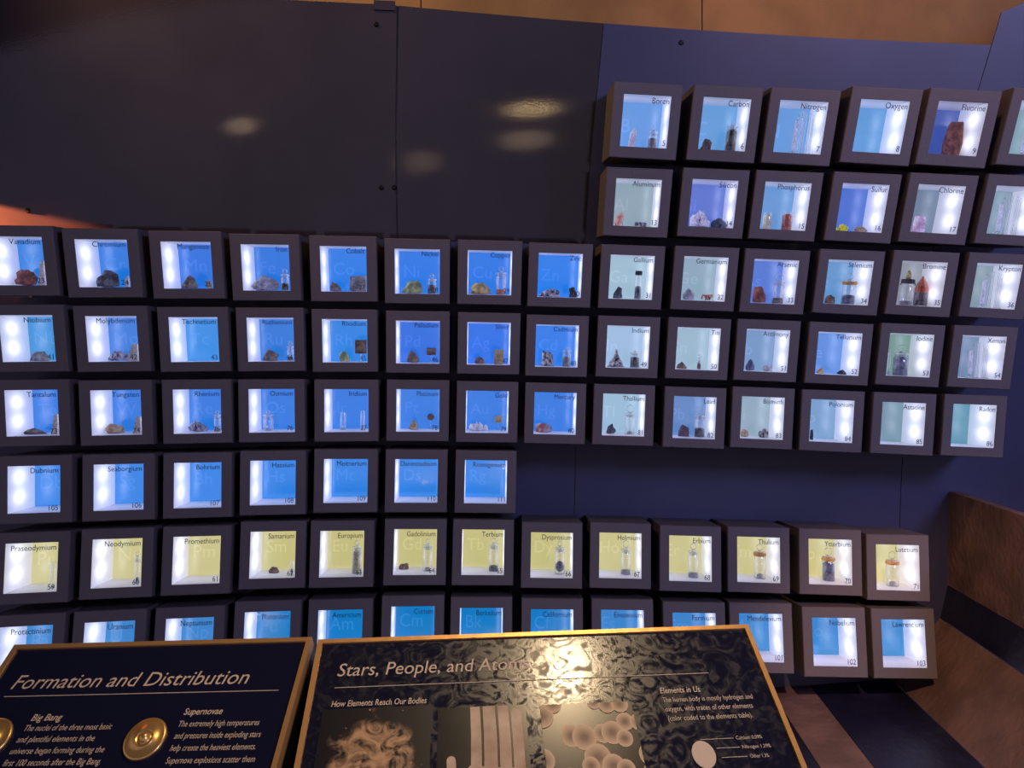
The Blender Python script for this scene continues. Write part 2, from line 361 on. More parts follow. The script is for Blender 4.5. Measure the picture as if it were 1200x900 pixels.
    ('Np', 'Neptunium', 93, 2, 7, (-0.8467, 1.9369, 0.8698), (-0.1997, 0.0017, 0.1505), (0.976, 1.055, 0.025, 0.0675)),
    ('Pu', 'Plutonium', 94, 3, 7, (-0.6525, 1.9674, 0.8773), (-0.2005, 0.0089, 0.1414), (0.964, 1.05, 0.0463, 0.0685)),
    ('Am', 'Americium', 95, 4, 7, (-0.464, 1.9926, 0.8743), (-0.2026, 0.0149, 0.1255), (0.958, 1.05, 0.0452, 0.0705)),
    ('Cm', 'Curium', 96, 5, 7, (-0.2713, 2.0161, 0.8768), (-0.2005, 0.0198, 0.1041), (0.957, 1.049, 0.045, 0.0686)),
    ('Bk', 'Berkelium', 97, 6, 7, (-0.0847, 2.0324, 0.8675), (-0.1993, 0.0228, 0.0807), (0.96, 1.051, 0.0449, 0.0673)),
    ('Cf', 'Californium', 98, 7, 7, (0.1111, 2.0451, 0.8595), (-0.1942, 0.0241, 0.0553), (0.966, 1.053, 0.072, 0.0627)),
    ('Es', 'Einsteinium', 99, 8, 7, (0.3073, 2.0535, 0.8552), (-0.1848, 0.0236, 0.0305), (0.973, 1.055, 0.0696, 0.0536)),
    ('Fm', 'Fermium', 100, 9, 7, (0.5078, 2.0565, 0.8462), (-0.1722, 0.0207, 0.008), (0.979, 1.057, 0.058, 0.0414)),
    ('Md', 'Mendelevium', 101, 10, 7, (0.6937, 2.0565, 0.8444), (-0.1555, 0.0162, -0.01), (0.981, 1.057, 0.0511, 0.0253)),
    ('No', 'Nobelium', 102, 11, 7, (0.8955, 2.0519, 0.8343), (-0.134, 0.0084, -0.0235), (0.978, 1.057, 0.0486, 0.0047)),
    ('Lr', 'Lawrencium', 103, 12, 7, (1.0848, 2.0465, 0.8318), (-0.108, -0.0016, -0.0308), (0.969, 1.055, 0.0513, -0.0203)),
]
ITEMS = [
    ('B', 'crystal', -0.114, 0.35, 0.114, 0.274, 'pale', 'tall pale crystal shard in the box lettered Boron', {}),
    ('B', 'jar', 0.163, 0.35, 0.134, 0.204, 'greystone', 'small stoppered glass jar of grey powder in the box lettered Boron', {'ring': 0.293, 'fill': 0.147}),
    ('C', 'rock', -0.157, 0.3, 0.164, 0.155, 'darkbrown', 'small dark brown lump in the box lettered Carbon', {}),
    ('C', 'jar', 0.198, 0.4, 0.16, 0.318, 'black', 'tall stoppered jar full of black powder in the box lettered Carbon', {'ring': 0.382, 'fill': 0.293}),
    ('N', 'tubes', 0.135, 0.35, 0.292, 0.561, 'white', 'cluster of clear gas tubes in the box lettered Nitrogen', {}),
    ('F', 'rock', 0.166, 0.4, 0.242, 0.438, 'redbrown', 'tall red brown mineral block in the box lettered Fluorine', {'sty': 'block'}),
    ('Ne', 'tubes', 0.139, 0.35, 0.317, 0.547, 'white', 'cluster of clear gas tubes in the box lettered Neon', {}),
    ('Al', 'crystal', -0.194, 0.35, 0.134, 0.205, 'salmon', 'salmon pink crystal in the box lettered Aluminum', {}),
    ('Al', 'rock', 0.114, 0.3, 0.177, 0.076, 'lightgrey', 'low grey crumbs of metal in the box lettered Aluminum', {'sty': 'crumbs'}),
    ('Si', 'cluster', -0.081, 0.4, 0.281, 0.254, 'quartz', 'white quartz cluster in the box lettered Silicon', {}),
    ('Si', 'rock', 0.189, 0.35, 0.216, 0.143, 'slate', 'dark slate piece in the box lettered Silicon', {}),
    ('P', 'jar', -0.126, 0.35, 0.14, 0.233, 'cream', 'small jar of cream powder in the box lettered Phosphorus', {'fill': 0.207}),
    ('P', 'jar', 0.15, 0.35, 0.159, 0.252, 'orangered', 'jar of orange red powder in the box lettered Phosphorus', {'fill': 0.226}),
    ('S', 'cluster', -0.099, 0.35, 0.146, 0.113, 'yellow', 'bright yellow crystal lump in the box lettered Sulfur', {}),
    ('S', 'rock', 0.158, 0.35, 0.178, 0.094, 'tan', 'low tan stone in the box lettered Sulfur', {}),
    ('Cl', 'rock', -0.053, 0.35, 0.178, 0.235, 'pinkwhite', 'pinkish white salt crystal in the box lettered Chlorine', {'sty': 'block'}),
    ('Ar', 'tubes', 0.123, 0.35, 0.349, 0.561, 'white', 'cluster of clear gas tubes in the box lettered Argon', {}),
    ('V', 'rock', -0.118, 0.45, 0.25, 0.214, 'redbrown', 'red brown rough stone in the box lettered Vanadium', {}),
    ('V', 'wedge', 0.128, 0.3, 0.082, 0.318, 'pale', 'pale slanted slab at the right of the box lettered Vanadium', {}),
    ('Cr', 'rock', -0.108, 0.4, 0.294, 0.231, 'darkgrey', 'large dark grey rock in the box lettered Chromium', {}),
    ('Cr', 'rock', 0.167, 0.3, 0.057, 0.159, 'pale', 'small pale stone at the right edge of the box lettered Chromium', {}),
    ('Mn', 'rock', -0.097, 0.4, 0.217, 0.179, 'greybrown', 'grey brown rounded stone in the box lettered Manganese', {}),
    ('Mn', 'rock', 0.179, 0.3, 0.076, 0.127, 'tan', 'small tan stone at the right of the box lettered Manganese', {}),
    ('Fe', 'rock', -0.103, 0.4, 0.383, 0.21, 'lightgrey', 'wide light grey rock in the box lettered Iron', {}),
    ('Fe', 'jar', 0.19, 0.25, 0.113, 0.195, 'darkgrey', 'small stoppered jar of dark bits in the box lettered Iron', {'ring': 0.295, 'fill': 0.1}),
    ('Co', 'rock', -0.163, 0.35, 0.153, 0.138, 'greybrown', 'small grey brown rock in the box lettered Cobalt', {}),
    ('Co', 'wedge', 0.148, 0.3, 0.228, 0.22, 'greystone', 'large pale grey slab in the box lettered Cobalt', {}),
    ('Ni', 'rock', -0.089, 0.35, 0.286, 0.188, 'olive', 'yellow green crusted rock in the box lettered Nickel', {}),
    ('Ni', 'jar', 0.186, 0.3, 0.133, 0.188, 'darkgrey', 'stoppered jar of dark nuggets in the box lettered Nickel', {'ring': 0.283, 'fill': 0.124}),
    ('Cu', 'rock', -0.121, 0.4, 0.3, 0.176, 'ochre', 'ochre yellow rock in the box lettered Copper', {}),
    ('Cu', 'jar', 0.169, 0.35, 0.153, 0.296, 'copper', 'stoppered jar with orange copper bits in the box lettered Copper', {'ring': 0.404, 'fill': 0.08}),
    ('Zn', 'rock', -0.125, 0.35, 0.312, 0.124, 'speckle', 'low dark speckled rock in the box lettered Zinc', {}),
    ('Zn', 'rock', 0.218, 0.3, 0.127, 0.155, 'darkgrey', 'small dark grey stone at right in the box lettered Zinc', {}),
    ('Ga', 'rock', -0.14, 0.35, 0.14, 0.175, 'darkgrey', 'dark jagged rock in the box lettered Gallium', {}),
    ('Ga', 'jar', 0.149, 0.35, 0.108, 0.353, 'slate', 'slim vial with a black cap in the box lettered Gallium', {'fill': 0.188, 'cap': 1}),
    ('Ge', 'rock', -0.139, 0.35, 0.172, 0.169, 'greystone', 'heap of grey stone in the box lettered Germanium', {}),
    ('Ge', 'rock', 0.117, 0.3, 0.171, 0.099, 'salmon', 'pinkish crumbs in the box lettered Germanium', {'sty': 'crumbs'}),
    ('As', 'rock', -0.095, 0.35, 0.203, 0.239, 'redbrown', 'round brown ribbed stone in the box lettered Arsenic', {}),
    ('As', 'jar', 0.175, 0.35, 0.172, 0.29, 'greybrown', 'stoppered jar of brown powder in the box lettered Arsenic', {'ring': 0.43, 'fill': 0.087}),
    ('Se', 'rock', -0.097, 0.35, 0.152, 0.127, 'brown', 'low brown stone in the box lettered Selenium', {}),
    ('Se', 'jar', 0.157, 0.35, 0.203, 0.317, 'slate', 'wide jar with amber sealed stopper in the box lettered Selenium', {'ring': 0.444, 'fill': 0.139, 'band': 1}),
    ('Br', 'jar', -0.047, 0.3, 0.196, 0.317, 'greybrown', 'metal clamped glass jar in the box lettered Bromine', {'ring': 0.506, 'fill': 0.064, 'cap': 1}),
    ('Br', 'flask', 0.202, 0.4, 0.191, 0.594, 'orange', 'orange filled glass flask with narrow neck in the box lettered Bromine', {'fill': 0.192}),
    ('Kr', 'tubes', 0.136, 0.35, 0.324, 0.535, 'white', 'cluster of clear gas tubes in the box lettered Krypton', {}),
    ('Nb', 'rock', -0.045, 0.4, 0.256, 0.135, 'greystone', 'low domed grey stone in the box lettered Niobium', {}),
    ('Mo', 'cluster', -0.093, 0.4, 0.243, 0.16, 'silver', 'silvery crystal cluster in the box lettered Molybdenum', {}),
    ('Mo', 'wedge', 0.142, 0.25, 0.145, 0.235, 'pale', 'pale slanted slab in the box lettered Molybdenum', {}),
    ('Ru', 'rock', -0.095, 0.4, 0.217, 0.165, 'greybrown', 'grey brown veined rock in the box lettered Ruthenium', {}),
    ('Ru', 'jar', 0.196, 0.3, 0.095, 0.19, 'slate', 'small stoppered jar at the right in the box lettered Ruthenium', {'ring': 0.285, 'fill': 0.057}),
    ('Rh', 'rock', -0.056, 0.35, 0.165, 0.157, 'olive', 'small green grey rock in the box lettered Rhodium', {}),
    ('Rh', 'plate', 0.179, 0.3, 0.165, 0.322, 'bronze', 'square bronze coloured plate on a small stand in the box lettered Rhodium', {'lo': 0.12}),
    ('Pd', 'rock', -0.096, 0.4, 0.179, 0.182, 'brown', 'upright brown rock in the box lettered Palladium', {}),
    ('Pd', 'plate', 0.16, 0.6, 0.137, 0.22, 'bronze', 'small dark bronze plate on a pin in the box lettered Palladium', {'lo': 0.115}),
    ('Ag', 'rock', -0.124, 0.4, 0.153, 0.118, 'brown', 'small brown rock in the box lettered Silver', {}),
    ('Ag', 'slab', 0.156, 0.35, 0.14, 0.22, 'tan', 'upright tan silver bar in the box lettered Silver', {}),
    ('Cd', 'rock', -0.12, 0.4, 0.204, 0.232, 'speckle', 'black and white speckled rock in the box lettered Cadmium', {}),
    ('Cd', 'jar', 0.167, 0.35, 0.134, 0.219, 'greystone', 'stoppered jar of grey granules in the box lettered Cadmium', {'ring': 0.289, 'fill': 0.149}),
    ('In', 'rock', -0.113, 0.4, 0.275, 0.277, 'speckle', 'pointed speckled rock in the box lettered Indium', {'sty': 'peak'}),
    ('In', 'jar', 0.158, 0.35, 0.153, 0.207, 'darkgrey', 'low jar of dark grey pieces in the box lettered Indium', {'ring': 0.277, 'fill': 0.162}),
    ('Sn', 'rock', -0.153, 0.35, 0.159, 0.106, 'brown', 'low brown rock in the box lettered Tin', {}),
    ('Sn', 'jar', 0.104, 0.35, 0.064, 0.131, 'bronze', 'tiny slim bronze vial in the box lettered Tin', {'ring': 0.22, 'fill': 0.106}),
    ('Sb', 'rock', -0.131, 0.35, 0.146, 0.17, 'slate', 'blue grey rock in the box lettered Antimony', {}),
    ('Sb', 'cluster', 0.126, 0.35, 0.152, 0.119, 'quartz', 'small white spiky crystal in the box lettered Antimony', {}),
    ('Te', 'rock', -0.118, 0.35, 0.114, 0.094, 'ochre', 'low ochre stone in the box lettered Tellurium', {}),
    ('Te', 'rock', 0.2, 0.35, 0.14, 0.075, 'darkgrey', 'flat dark lump in the box lettered Tellurium', {}),
    ('I', 'jar', 0.065, 0.4, 0.236, 0.311, 'slate', 'wide stoppered jar of dark flakes in the box lettered Iodine', {'ring': 0.458, 'fill': 0.286}),
    ('I', 'jar', -0.147, 0.3, 0.051, 0.31, 'greystone', 'narrow jar at the left edge of the box lettered Iodine', {'ring': 0.374, 'fill': 0.058}),
    ('Xe', 'tubes', 0.139, 0.35, 0.317, 0.54, 'white', 'cluster of clear gas tubes in the box lettered Xenon', {}),
    ('Ta', 'rock', -0.139, 0.4, 0.294, 0.082, 'greybrown', 'low flat grey brown rock in the box lettered Tantalum', {}),
    ('Ta', 'wedge', 0.153, 0.25, 0.082, 0.273, 'pale', 'pale slanted slab in the box lettered Tantalum', {}),
    ('W', 'rock', -0.169, 0.4, 0.243, 0.139, 'tan', 'tan split rock in the box lettered Tungsten', {}),
    ('W', 'wedge', 0.162, 0.25, 0.107, 0.235, 'pale', 'pale slanted slab in the box lettered Tungsten', {}),
    ('Re', 'cluster', -0.12, 0.4, 0.268, 0.164, 'silver', 'silvery faceted crystal rock in the box lettered Rhenium', {}),
    ('Re', 'jar', 0.177, 0.3, 0.095, 0.22, 'greystone', 'small stoppered jar at the right in the box lettered Rhenium', {'ring': 0.308, 'fill': 0.055}),
    ('Os', 'jar', -0.14, 0.4, 0.153, 0.208, 'white', 'clear stoppered jar in the box lettered Osmium', {'ring': 0.297, 'fill': 0.035}),
    ('Ir', 'jar', -0.111, 0.45, 0.096, 0.262, 'white', 'small open clear vial in the box lettered Iridium', {'fill': 0.031}),
    ('Ir', 'jar', 0.183, 0.35, 0.07, 0.292, 'white', 'slim closed clear vial in the box lettered Iridium', {'fill': 0.038}),
    ('Pt', 'rock', -0.087, 0.45, 0.141, 0.147, 'tan', 'small tan rock in the box lettered Platinum', {}),
    ('Pt', 'plate', 0.156, 0.6, 0.104, 0.229, 'bronze', 'small round dark coin on a pin in the box lettered Platinum', {'lo': 0.132, 'sty': 'round'}),
    ('Au', 'cluster', -0.121, 0.4, 0.287, 0.143, 'quartz', 'white quartz rock in the box lettered Gold', {}),
    ('Au', 'plate', 0.18, 0.6, 0.104, 0.222, 'gold', 'small square gold plate on a pin in the box lettered Gold', {'lo': 0.118}),
    ('Hg', 'rock', -0.149, 0.4, 0.249, 0.142, 'redgrey', 'red and grey rock in the box lettered Mercury', {}),
    ('Tl', 'rock', -0.134, 0.4, 0.147, 0.155, 'darkgrey', 'small dark rock in the box lettered Thallium', {}),
    ('Tl', 'jar', 0.147, 0.4, 0.16, 0.289, 'white', 'tall clear stoppered jar in the box lettered Thallium', {'ring': 0.468, 'fill': 0.047}),
    ('Pb', 'rock', -0.071, 0.4, 0.179, 0.181, 'purplebrown', 'purple brown lump in the box lettered Lead', {}),
    ('Pb', 'jar', 0.165, 0.4, 0.166, 0.302, 'darkgrey', 'stoppered jar with dark lump in the box lettered Lead', {'ring': 0.494, 'fill': 0.136}),
    ('Bi', 'rock', -0.148, 0.35, 0.114, 0.115, 'tan', 'small tan stone in the box lettered Bismuth', {}),
    ('Bi', 'rock', 0.128, 0.35, 0.146, 0.134, 'speckle', 'speckled angular stone in the box lettered Bismuth', {}),
    ('Po', 'rock', -0.157, 0.35, 0.051, 0.153, 'black', 'small black block at the left in the box lettered Polonium', {'sty': 'block'}),
    ('Pr', 'jar', 0.136, 0.3, 0.076, 0.329, 'white', 'clear jar at the right edge of the box lettered Praseodymium', {'fill': 0.026}),
    ('Nd', 'jar', 0.158, 0.3, 0.082, 0.304, 'white', 'clear stoppered jar in the box lettered Neodymium', {'ring': 0.455, 'fill': 0.076}),
    ('Sm', 'rock', -0.07, 0.45, 0.147, 0.084, 'brown', 'small flat brown stone in the box lettered Samarium', {}),
    ('Sm', 'jar', 0.219, 0.25, 0.069, 0.178, 'white', 'short clear jar at the right of the box lettered Samarium', {'fill': 0.084}),
    ('Eu', 'jar', 0.178, 0.3, 0.152, 0.341, 'cream', 'stoppered jar of cream powder in the box lettered Europium', {'ring': 0.448, 'fill': 0.303}),
    ('Gd', 'rock', -0.197, 0.5, 0.148, 0.082, 'brown', 'small flat brown stone in the box lettered Gadolinium', {}),
    ('Gd', 'jar', 0.164, 0.35, 0.159, 0.334, 'white', 'clear stoppered jar in the box lettered Gadolinium', {'ring': 0.442, 'fill': 0.049}),
    ('Tb', 'jar', 0.16, 0.35, 0.152, 0.347, 'darkgrey', 'clear stoppered jar with dark bit in the box lettered Terbium', {'ring': 0.461, 'fill': 0.08}),
    ('Dy', 'jar', 0.137, 0.35, 0.165, 0.346, 'slate', 'stoppered jar with round grey lump in the box lettered Dysprosium', {'ring': 0.46, 'fill': 0.168}),
    ('Ho', 'jar', 0.12, 0.35, 0.159, 0.334, 'greystone', 'clear stoppered jar in the box lettered Holmium', {'ring': 0.474, 'fill': 0.067}),
    ('Er', 'jar', 0.108, 0.35, 0.165, 0.346, 'greystone', 'clear stoppered jar in the box lettered Erbium', {'ring': 0.474, 'fill': 0.067}),
    ('Tm', 'jar', 0.11, 0.35, 0.178, 0.347, 'white', 'amber sealed clear jar in the box lettered Thulium', {'ring': 0.48, 'fill': 0.068, 'band': 1}),
    ('Yb', 'jar', 0.094, 0.35, 0.19, 0.309, 'slate', 'amber sealed jar of grey metal in the box lettered Ytterbium', {'ring': 0.461, 'fill': 0.258, 'band': 1}),
    ('Lu', 'jar', 0.072, 0.35, 0.19, 0.332, 'white', 'amber sealed clear jar in the box lettered Lutetium', {'ring': 0.478, 'fill': 0.065, 'band': 1}),
]
# ------------------------------------------------------------------ the curved display wall (concave, in grid cells of 0.2 m)
DEG = 4
COEF = [(0.14585, 0.07521, 10.44217), (-0.09739, -3.85937, 0.33402), (-0.00432, -0.06648, -0.68437), (-0.01122, -0.11944, -0.10189), (0.04209, 0.04677, 0.10325), (6.84313, -0.13682, 0.45015), (-0.21602, -0.05664, -0.08465), (0.08684, -0.02210, 0.00344), (0.00711, 0.00510, 0.10212), (0.09842, -0.12292, -0.79809), (0.02920, 0.01176, 0.13680), (0.07286, -0.05397, 0.09323), (-0.04796, 0.02965, -0.11426), (0.12023, 0.09543, 0.11648), (-0.17488, 0.03725, 0.15531)]
def basis(u, v):
    x = (u - 6.5) / 7; y = (v - 3.5) / 4
    return [x ** i * y ** j for i in range(DEG + 1) for j in range(DEG + 1 - i)]
def Pg(u, v):
    b = basis(u, v)
    p = [sum(b[k] * COEF[k][a] for k in range(len(b))) for a in range(3)]
    return Vector((p[0] * 0.2, p[2] * 0.2, 1.55 + p[1] * 0.2))
def surf(u, v, off):
    uc = min(max(u, -1), 14); vc = min(max(v, -0.5), 7.5); e = 0.01
    p = Pg(uc, vc)
    pu = (Pg(uc + e, vc) - Pg(uc - e, vc)) / (2 * e); pv = (Pg(uc, vc + e) - Pg(uc, vc - e)) / (2 * e)
    n = pu.cross(pv).normalized()
    if n.y < 0: n = -n
    return p + pu * (u - uc) + pv * (v - vc) + n * (0.2 * off)
WALL_OFF = 1.12
def vtop(u):
    return -1.43 if u < 4.6 else -1.43 + (u - 4.6) / 7.9 * 0.34
def sheet(name, u0, u1, v0, v1, off, thick, nu, nv, m, parent=None):
    """slab of the curved wall; v0 may be the function of u that gives its top edge"""
    v, f = [], []
    for lay in (0, 1):
        for j in range(nv + 1):
            for i in range(nu + 1):
                u = u0 + (u1 - u0) * i / nu
                a = v0(u) if callable(v0) else v0
                v.append(surf(u, a + (v1 - a) * j / nv, off + lay * thick))
    n1 = (nu + 1) * (nv + 1); w = nu + 1
    for j in range(nv):
        for i in range(nu):
            a = j * w + i
            f.append((a, a + 1, a + 1 + w, a + w))
            f.append((n1 + a, n1 + a + w, n1 + a + 1 + w, n1 + a + 1))
    def edge(a, b2):      # crisp cut edges with corners of their own
        k = len(v); v.extend([v[a], v[b2], v[n1 + b2], v[n1 + a]]); f.append((k, k + 3, k + 2, k + 1))
    for i in range(nu):
        edge(i, i + 1); edge(nv * w + i + 1, nv * w + i)
    for j in range(nv):
        edge((j + 1) * w, j * w); edge(j * w + nu, (j + 1) * w + nu)
    o = link(name, mesh(name, v, f), m, parent, smooth=False)
    for p in o.data.polygons:
        if p.index < 2 * nu * nv: p.use_smooth = True
    return o
wall = sheet('wall_back', -4, 18, vtop, 12.2, WALL_OFF, 0.15, 66, 54, M['wall'])
P_(wall, 'dark curved wall behind the lit display boxes', kind='structure')
PO = WALL_OFF - 0.035
def vtop_end(u): return -1.47 - 0.45 * (u - 12.5)
for (ua, ub, vt, vb, mm) in ((-4, 4.70, vtop, 1.60, 'panel'), (4.725, 7.44, vtop, 1.60, 'panel'), (-4, 7.44, 1.615, 12.0, 'laminate'),
                             (7.45, 12.49, vtop, 12.0, 'laminate'), (12.50, 18, vtop_end, 12.0, 'laminate')):
    sheet('panel', ua, ub, vt, vb, PO, 0.03, max(8, int((ub - ua) * 4)), 54, M[mm], wall)
sheet('panel_joint_cover', 4.40, 4.68, lambda u: -1.47, -1.36, PO - 0.03, 0.025, 2, 2, M['panel'], wall)
for (u, v) in ((4.432, -1.191), (4.5, 0.902), (4.68, 0.896), (-0.276, 1.371), (8.5, -1.1), (-2.2, -1.2)):
    c0 = surf(u, v, PO - 0.012); nrm = (surf(u, v, 0) - surf(u, v, 1)).normalized()
    bm = bmesh.new()
    bmesh.ops.create_cone(bm, cap_ends=True, segments=14, radius1=0.0075, radius2=0.005, depth=0.006)
    o = link('screw', from_bm('screw', bm), M['screw'], wall)
    o.location = c0; o.rotation_euler = nrm.to_track_quat('Z', 'Y').to_euler()
# upper brown wall, ceiling, floor
uw = [box_mesh('wall_upper', -4.2, -0.3, 2.42, 2.52, 2.2, 3.1), box_mesh('wall_upper', -0.296, 0.62, 2.42, 2.52, 2.2, 3.1), box_mesh('wall_upper', 0.624, 4.2, 2.42, 2.52, 2.2, 3.1)]
wu = box_mesh('wall_upper', -4.2, 4.2, 2.53, 2.58, 2.0, 3.1)
wu = P_(link('wall_upper', wu, M['upper']), 'brown plastered wall above the dark panels', kind='structure')
for me in uw: link('plaster_panel', me, M['upper'], wu)
P_(link('ceiling', box_mesh('ceiling', -4.2, 4.2, -4.5, 2.52, 3.1, 3.2), M['ceiling']), 'dark ceiling', kind='structure')
P_(link('floor', box_mesh('floor', -4.2, 4.2, -4.5, 3.2, -0.1, 0.0), M['floor']), 'dark carpet floor', kind='structure')

# ------------------------------------------------------------------ alternating brown and dark slabs at the lower right, running forward from the wall
SLAB_BROWN = mat('brown_slab', lin((105, 80, 72)), 0.7, var=0.22, vscale=9, bump=0.35, bscale=60)
SLAB_DARK = mat('dark_slab', lin((26, 26, 46)), 0.4, var=0.4, vscale=6, bump=0.2, bscale=40)
SLAB_PTS = [[1.3413, 2.2662, 1.2224], [1.3322, 2.2593, 0.9337], [1.3059, 2.2543, 0.8361], [1.1483, 2.2415, 0.6563], [0.904, 2.2399, 0.6364], [0.7766, 2.2384, 0.6294], [0.1029, 2.2157, 0.6339]]
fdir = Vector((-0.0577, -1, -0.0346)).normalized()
sur = P_(empty('trim_1'), 'alternating brown and dark slabs running forward beside the lowest boxes at right', kind='structure')
for k in range(len(SLAB_PTS) - 1):
    a, b = Vector(SLAB_PTS[k]), Vector(SLAB_PTS[k + 1])
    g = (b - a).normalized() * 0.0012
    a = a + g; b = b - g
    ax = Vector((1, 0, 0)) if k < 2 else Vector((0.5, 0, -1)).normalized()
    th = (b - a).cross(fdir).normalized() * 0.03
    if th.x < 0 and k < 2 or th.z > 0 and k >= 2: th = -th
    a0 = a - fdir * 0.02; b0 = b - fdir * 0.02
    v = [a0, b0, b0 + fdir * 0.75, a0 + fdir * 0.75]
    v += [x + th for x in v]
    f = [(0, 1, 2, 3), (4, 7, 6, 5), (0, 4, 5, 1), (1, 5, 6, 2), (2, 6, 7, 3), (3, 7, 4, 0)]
    link('banded_slab', mesh('banded_slab', v, f), SLAB_BROWN if k % 2 == 0 else SLAB_DARK, sur)

# ------------------------------------------------------------------ display boxes
H = 0.3075          # half window, in cells
F = 0.445           # half frame
DEP = 0.71          # depth of the lit interior
def housing_mesh():
    rings = [(F, 1.07), (F, 0.010), (F - 0.008, 0.0), (H + 0.004, 0.0), (H, 0.005), (H, 0.012), (H + 0.02, 0.012), (H + 0.02, 0.80)]
    v, f = [], []
    for r, y in rings: v += [(-r, y, -r), (r, y, -r), (r, y, r), (-r, y, r)]
    for i in range(len(rings) - 1):
        for k in range(4):
            k2 = (k + 1) % 4
            f.append((i * 4 + k, i * 4 + k2, i * 4 + 4 + k2, i * 4 + 4 + k))
    f.append((0, 3, 2, 1)); n = (len(rings) - 1) * 4
    f.append((n, n + 1, n + 2, n + 3))
    return mesh('housing', v, f)
ME_HOUSING = housing_mesh()
ME_TOP = box_mesh('inner_ceiling', -H, H, 0.013, DEP + .01, H, H + 0.012)
ME_BOT = box_mesh('inner_floor', -H, H, 0.013, DEP + .01, -H - 0.012, -H)
ME_L = box_mesh('side_light', -H - 0.012, -H, 0.013, DEP + .01, -H, H)
ME_R = box_mesh('side_light', H, H + 0.012, 0.013, DEP + .01, -H, H)
ME_PANE = box_mesh('glass_pane', -H, H, 0.006, 0.0095, -H, H)
ME_BACK = box_mesh('back_panel', -H, H, DEP, DEP + 0.012, -H, H)
for me, k in ((ME_HOUSING, 'frame'), (ME_TOP, 'liner'), (ME_BOT, 'liner'), (ME_L, 'side'), (ME_R, 'side'), (ME_PANE, 'pane')):
    me.materials.append(M[k])
BACK = {  # family colours; right-hand boxes also carry the lens flare's pale wash
 'B': (95, 150, 215), 'C': (95, 155, 210), 'N': (95, 150, 208), 'O': (88, 150, 205), 'F': (60, 85, 165), 'Ne': (105, 150, 150),
 'Al': (125, 160, 160), 'Si': (88, 115, 200), 'P': (98, 150, 205), 'S': (65, 108, 198), 'Cl': (88, 122, 135), 'Ar': (105, 145, 150),
 'Ga': (145, 188, 192), 'Ge': (125, 165, 170), 'As': (80, 120, 205), 'Se': (98, 150, 200), 'Br': (125, 145, 145), 'Kr': (110, 145, 145),
 'In': (145, 188, 205), 'Sn': (138, 180, 185), 'Sb': (115, 150, 190), 'Te': (90, 140, 212), 'I': (95, 145, 125), 'Xe': (105, 130, 160),
 'Tl': (138, 185, 195), 'Pb': (95, 135, 190), 'Bi': (128, 165, 170), 'Po': (115, 155, 195), 'At': (95, 140, 145), 'Rn': (70, 140, 150),
 'V': (28, 112, 212), 'Cr': (25, 108, 215), 'Mn': (28, 102, 215), 'Fe': (25, 105, 215), 'Co': (25, 112, 222), 'Ni': (22, 108, 222), 'Cu': (22, 108, 222), 'Zn': (22, 112, 225),
 'Nb': (45, 128, 205), 'Mo': (50, 112, 212), 'Tc': (45, 128, 218), 'Ru': (35, 108, 210), 'Rh': (28, 118, 218), 'Pd': (30, 98, 215), 'Ag': (25, 100, 222), 'Cd': (30, 112, 225),
}
def back_colour(s, v):
    if s in BACK:
        c = BACK[s]
        if c[0] < 60: return (c[0], c[1] + 12, c[2])
        if c[1] > c[2] * 0.9: return (c[0] + 14, c[1] + 2, c[2] + 12)
        return c
    return {4: (32, 120, 215), 5: (35, 130, 218), 6: (200, 193, 130), 7: (18, 125, 192)}[v]
BM = {}
def back_mat(c, lighter=False):
    key = (c, lighter)
    if key not in BM:
        L = list(lin(c))
        if lighter: L = [min(1, x * 1.08 + 0.025) for x in L[:3]] + [1]
        # saturated backlit acrylic: most of the colour is light coming through the sheet
        alb = tuple(x * 0.45 for x in L[:3]) + (1,)
        BM[key] = mat('backlit_acrylic_%d_%d_%d' % c + ('_symbol' if lighter else ''), alb, 0.12, emis=tuple(L[:3]) + (1,), estr=BACK_E, ior=2.1)
    return BM[key]
BACK_E = 0.74
INV = {}
def local_text(me, x, z, y, sx, sz, right=None):
    """stand a flat text mesh up in the box's XZ plane"""
    xs = [v.co.x for v in me.vertices]
    w = (max(xs) - min(xs)) * sx if xs else 0
    off = (right - max(xs) * sx) if right is not None else x
    for v in me.vertices:
        v.co = Vector((off + v.co.x * sx, y + v.co.z * -1.0, z + v.co.y * sz))
    return w
ROOTS = {}
SHEAR = {}   # the boxes run into the wall slightly askew to their faces
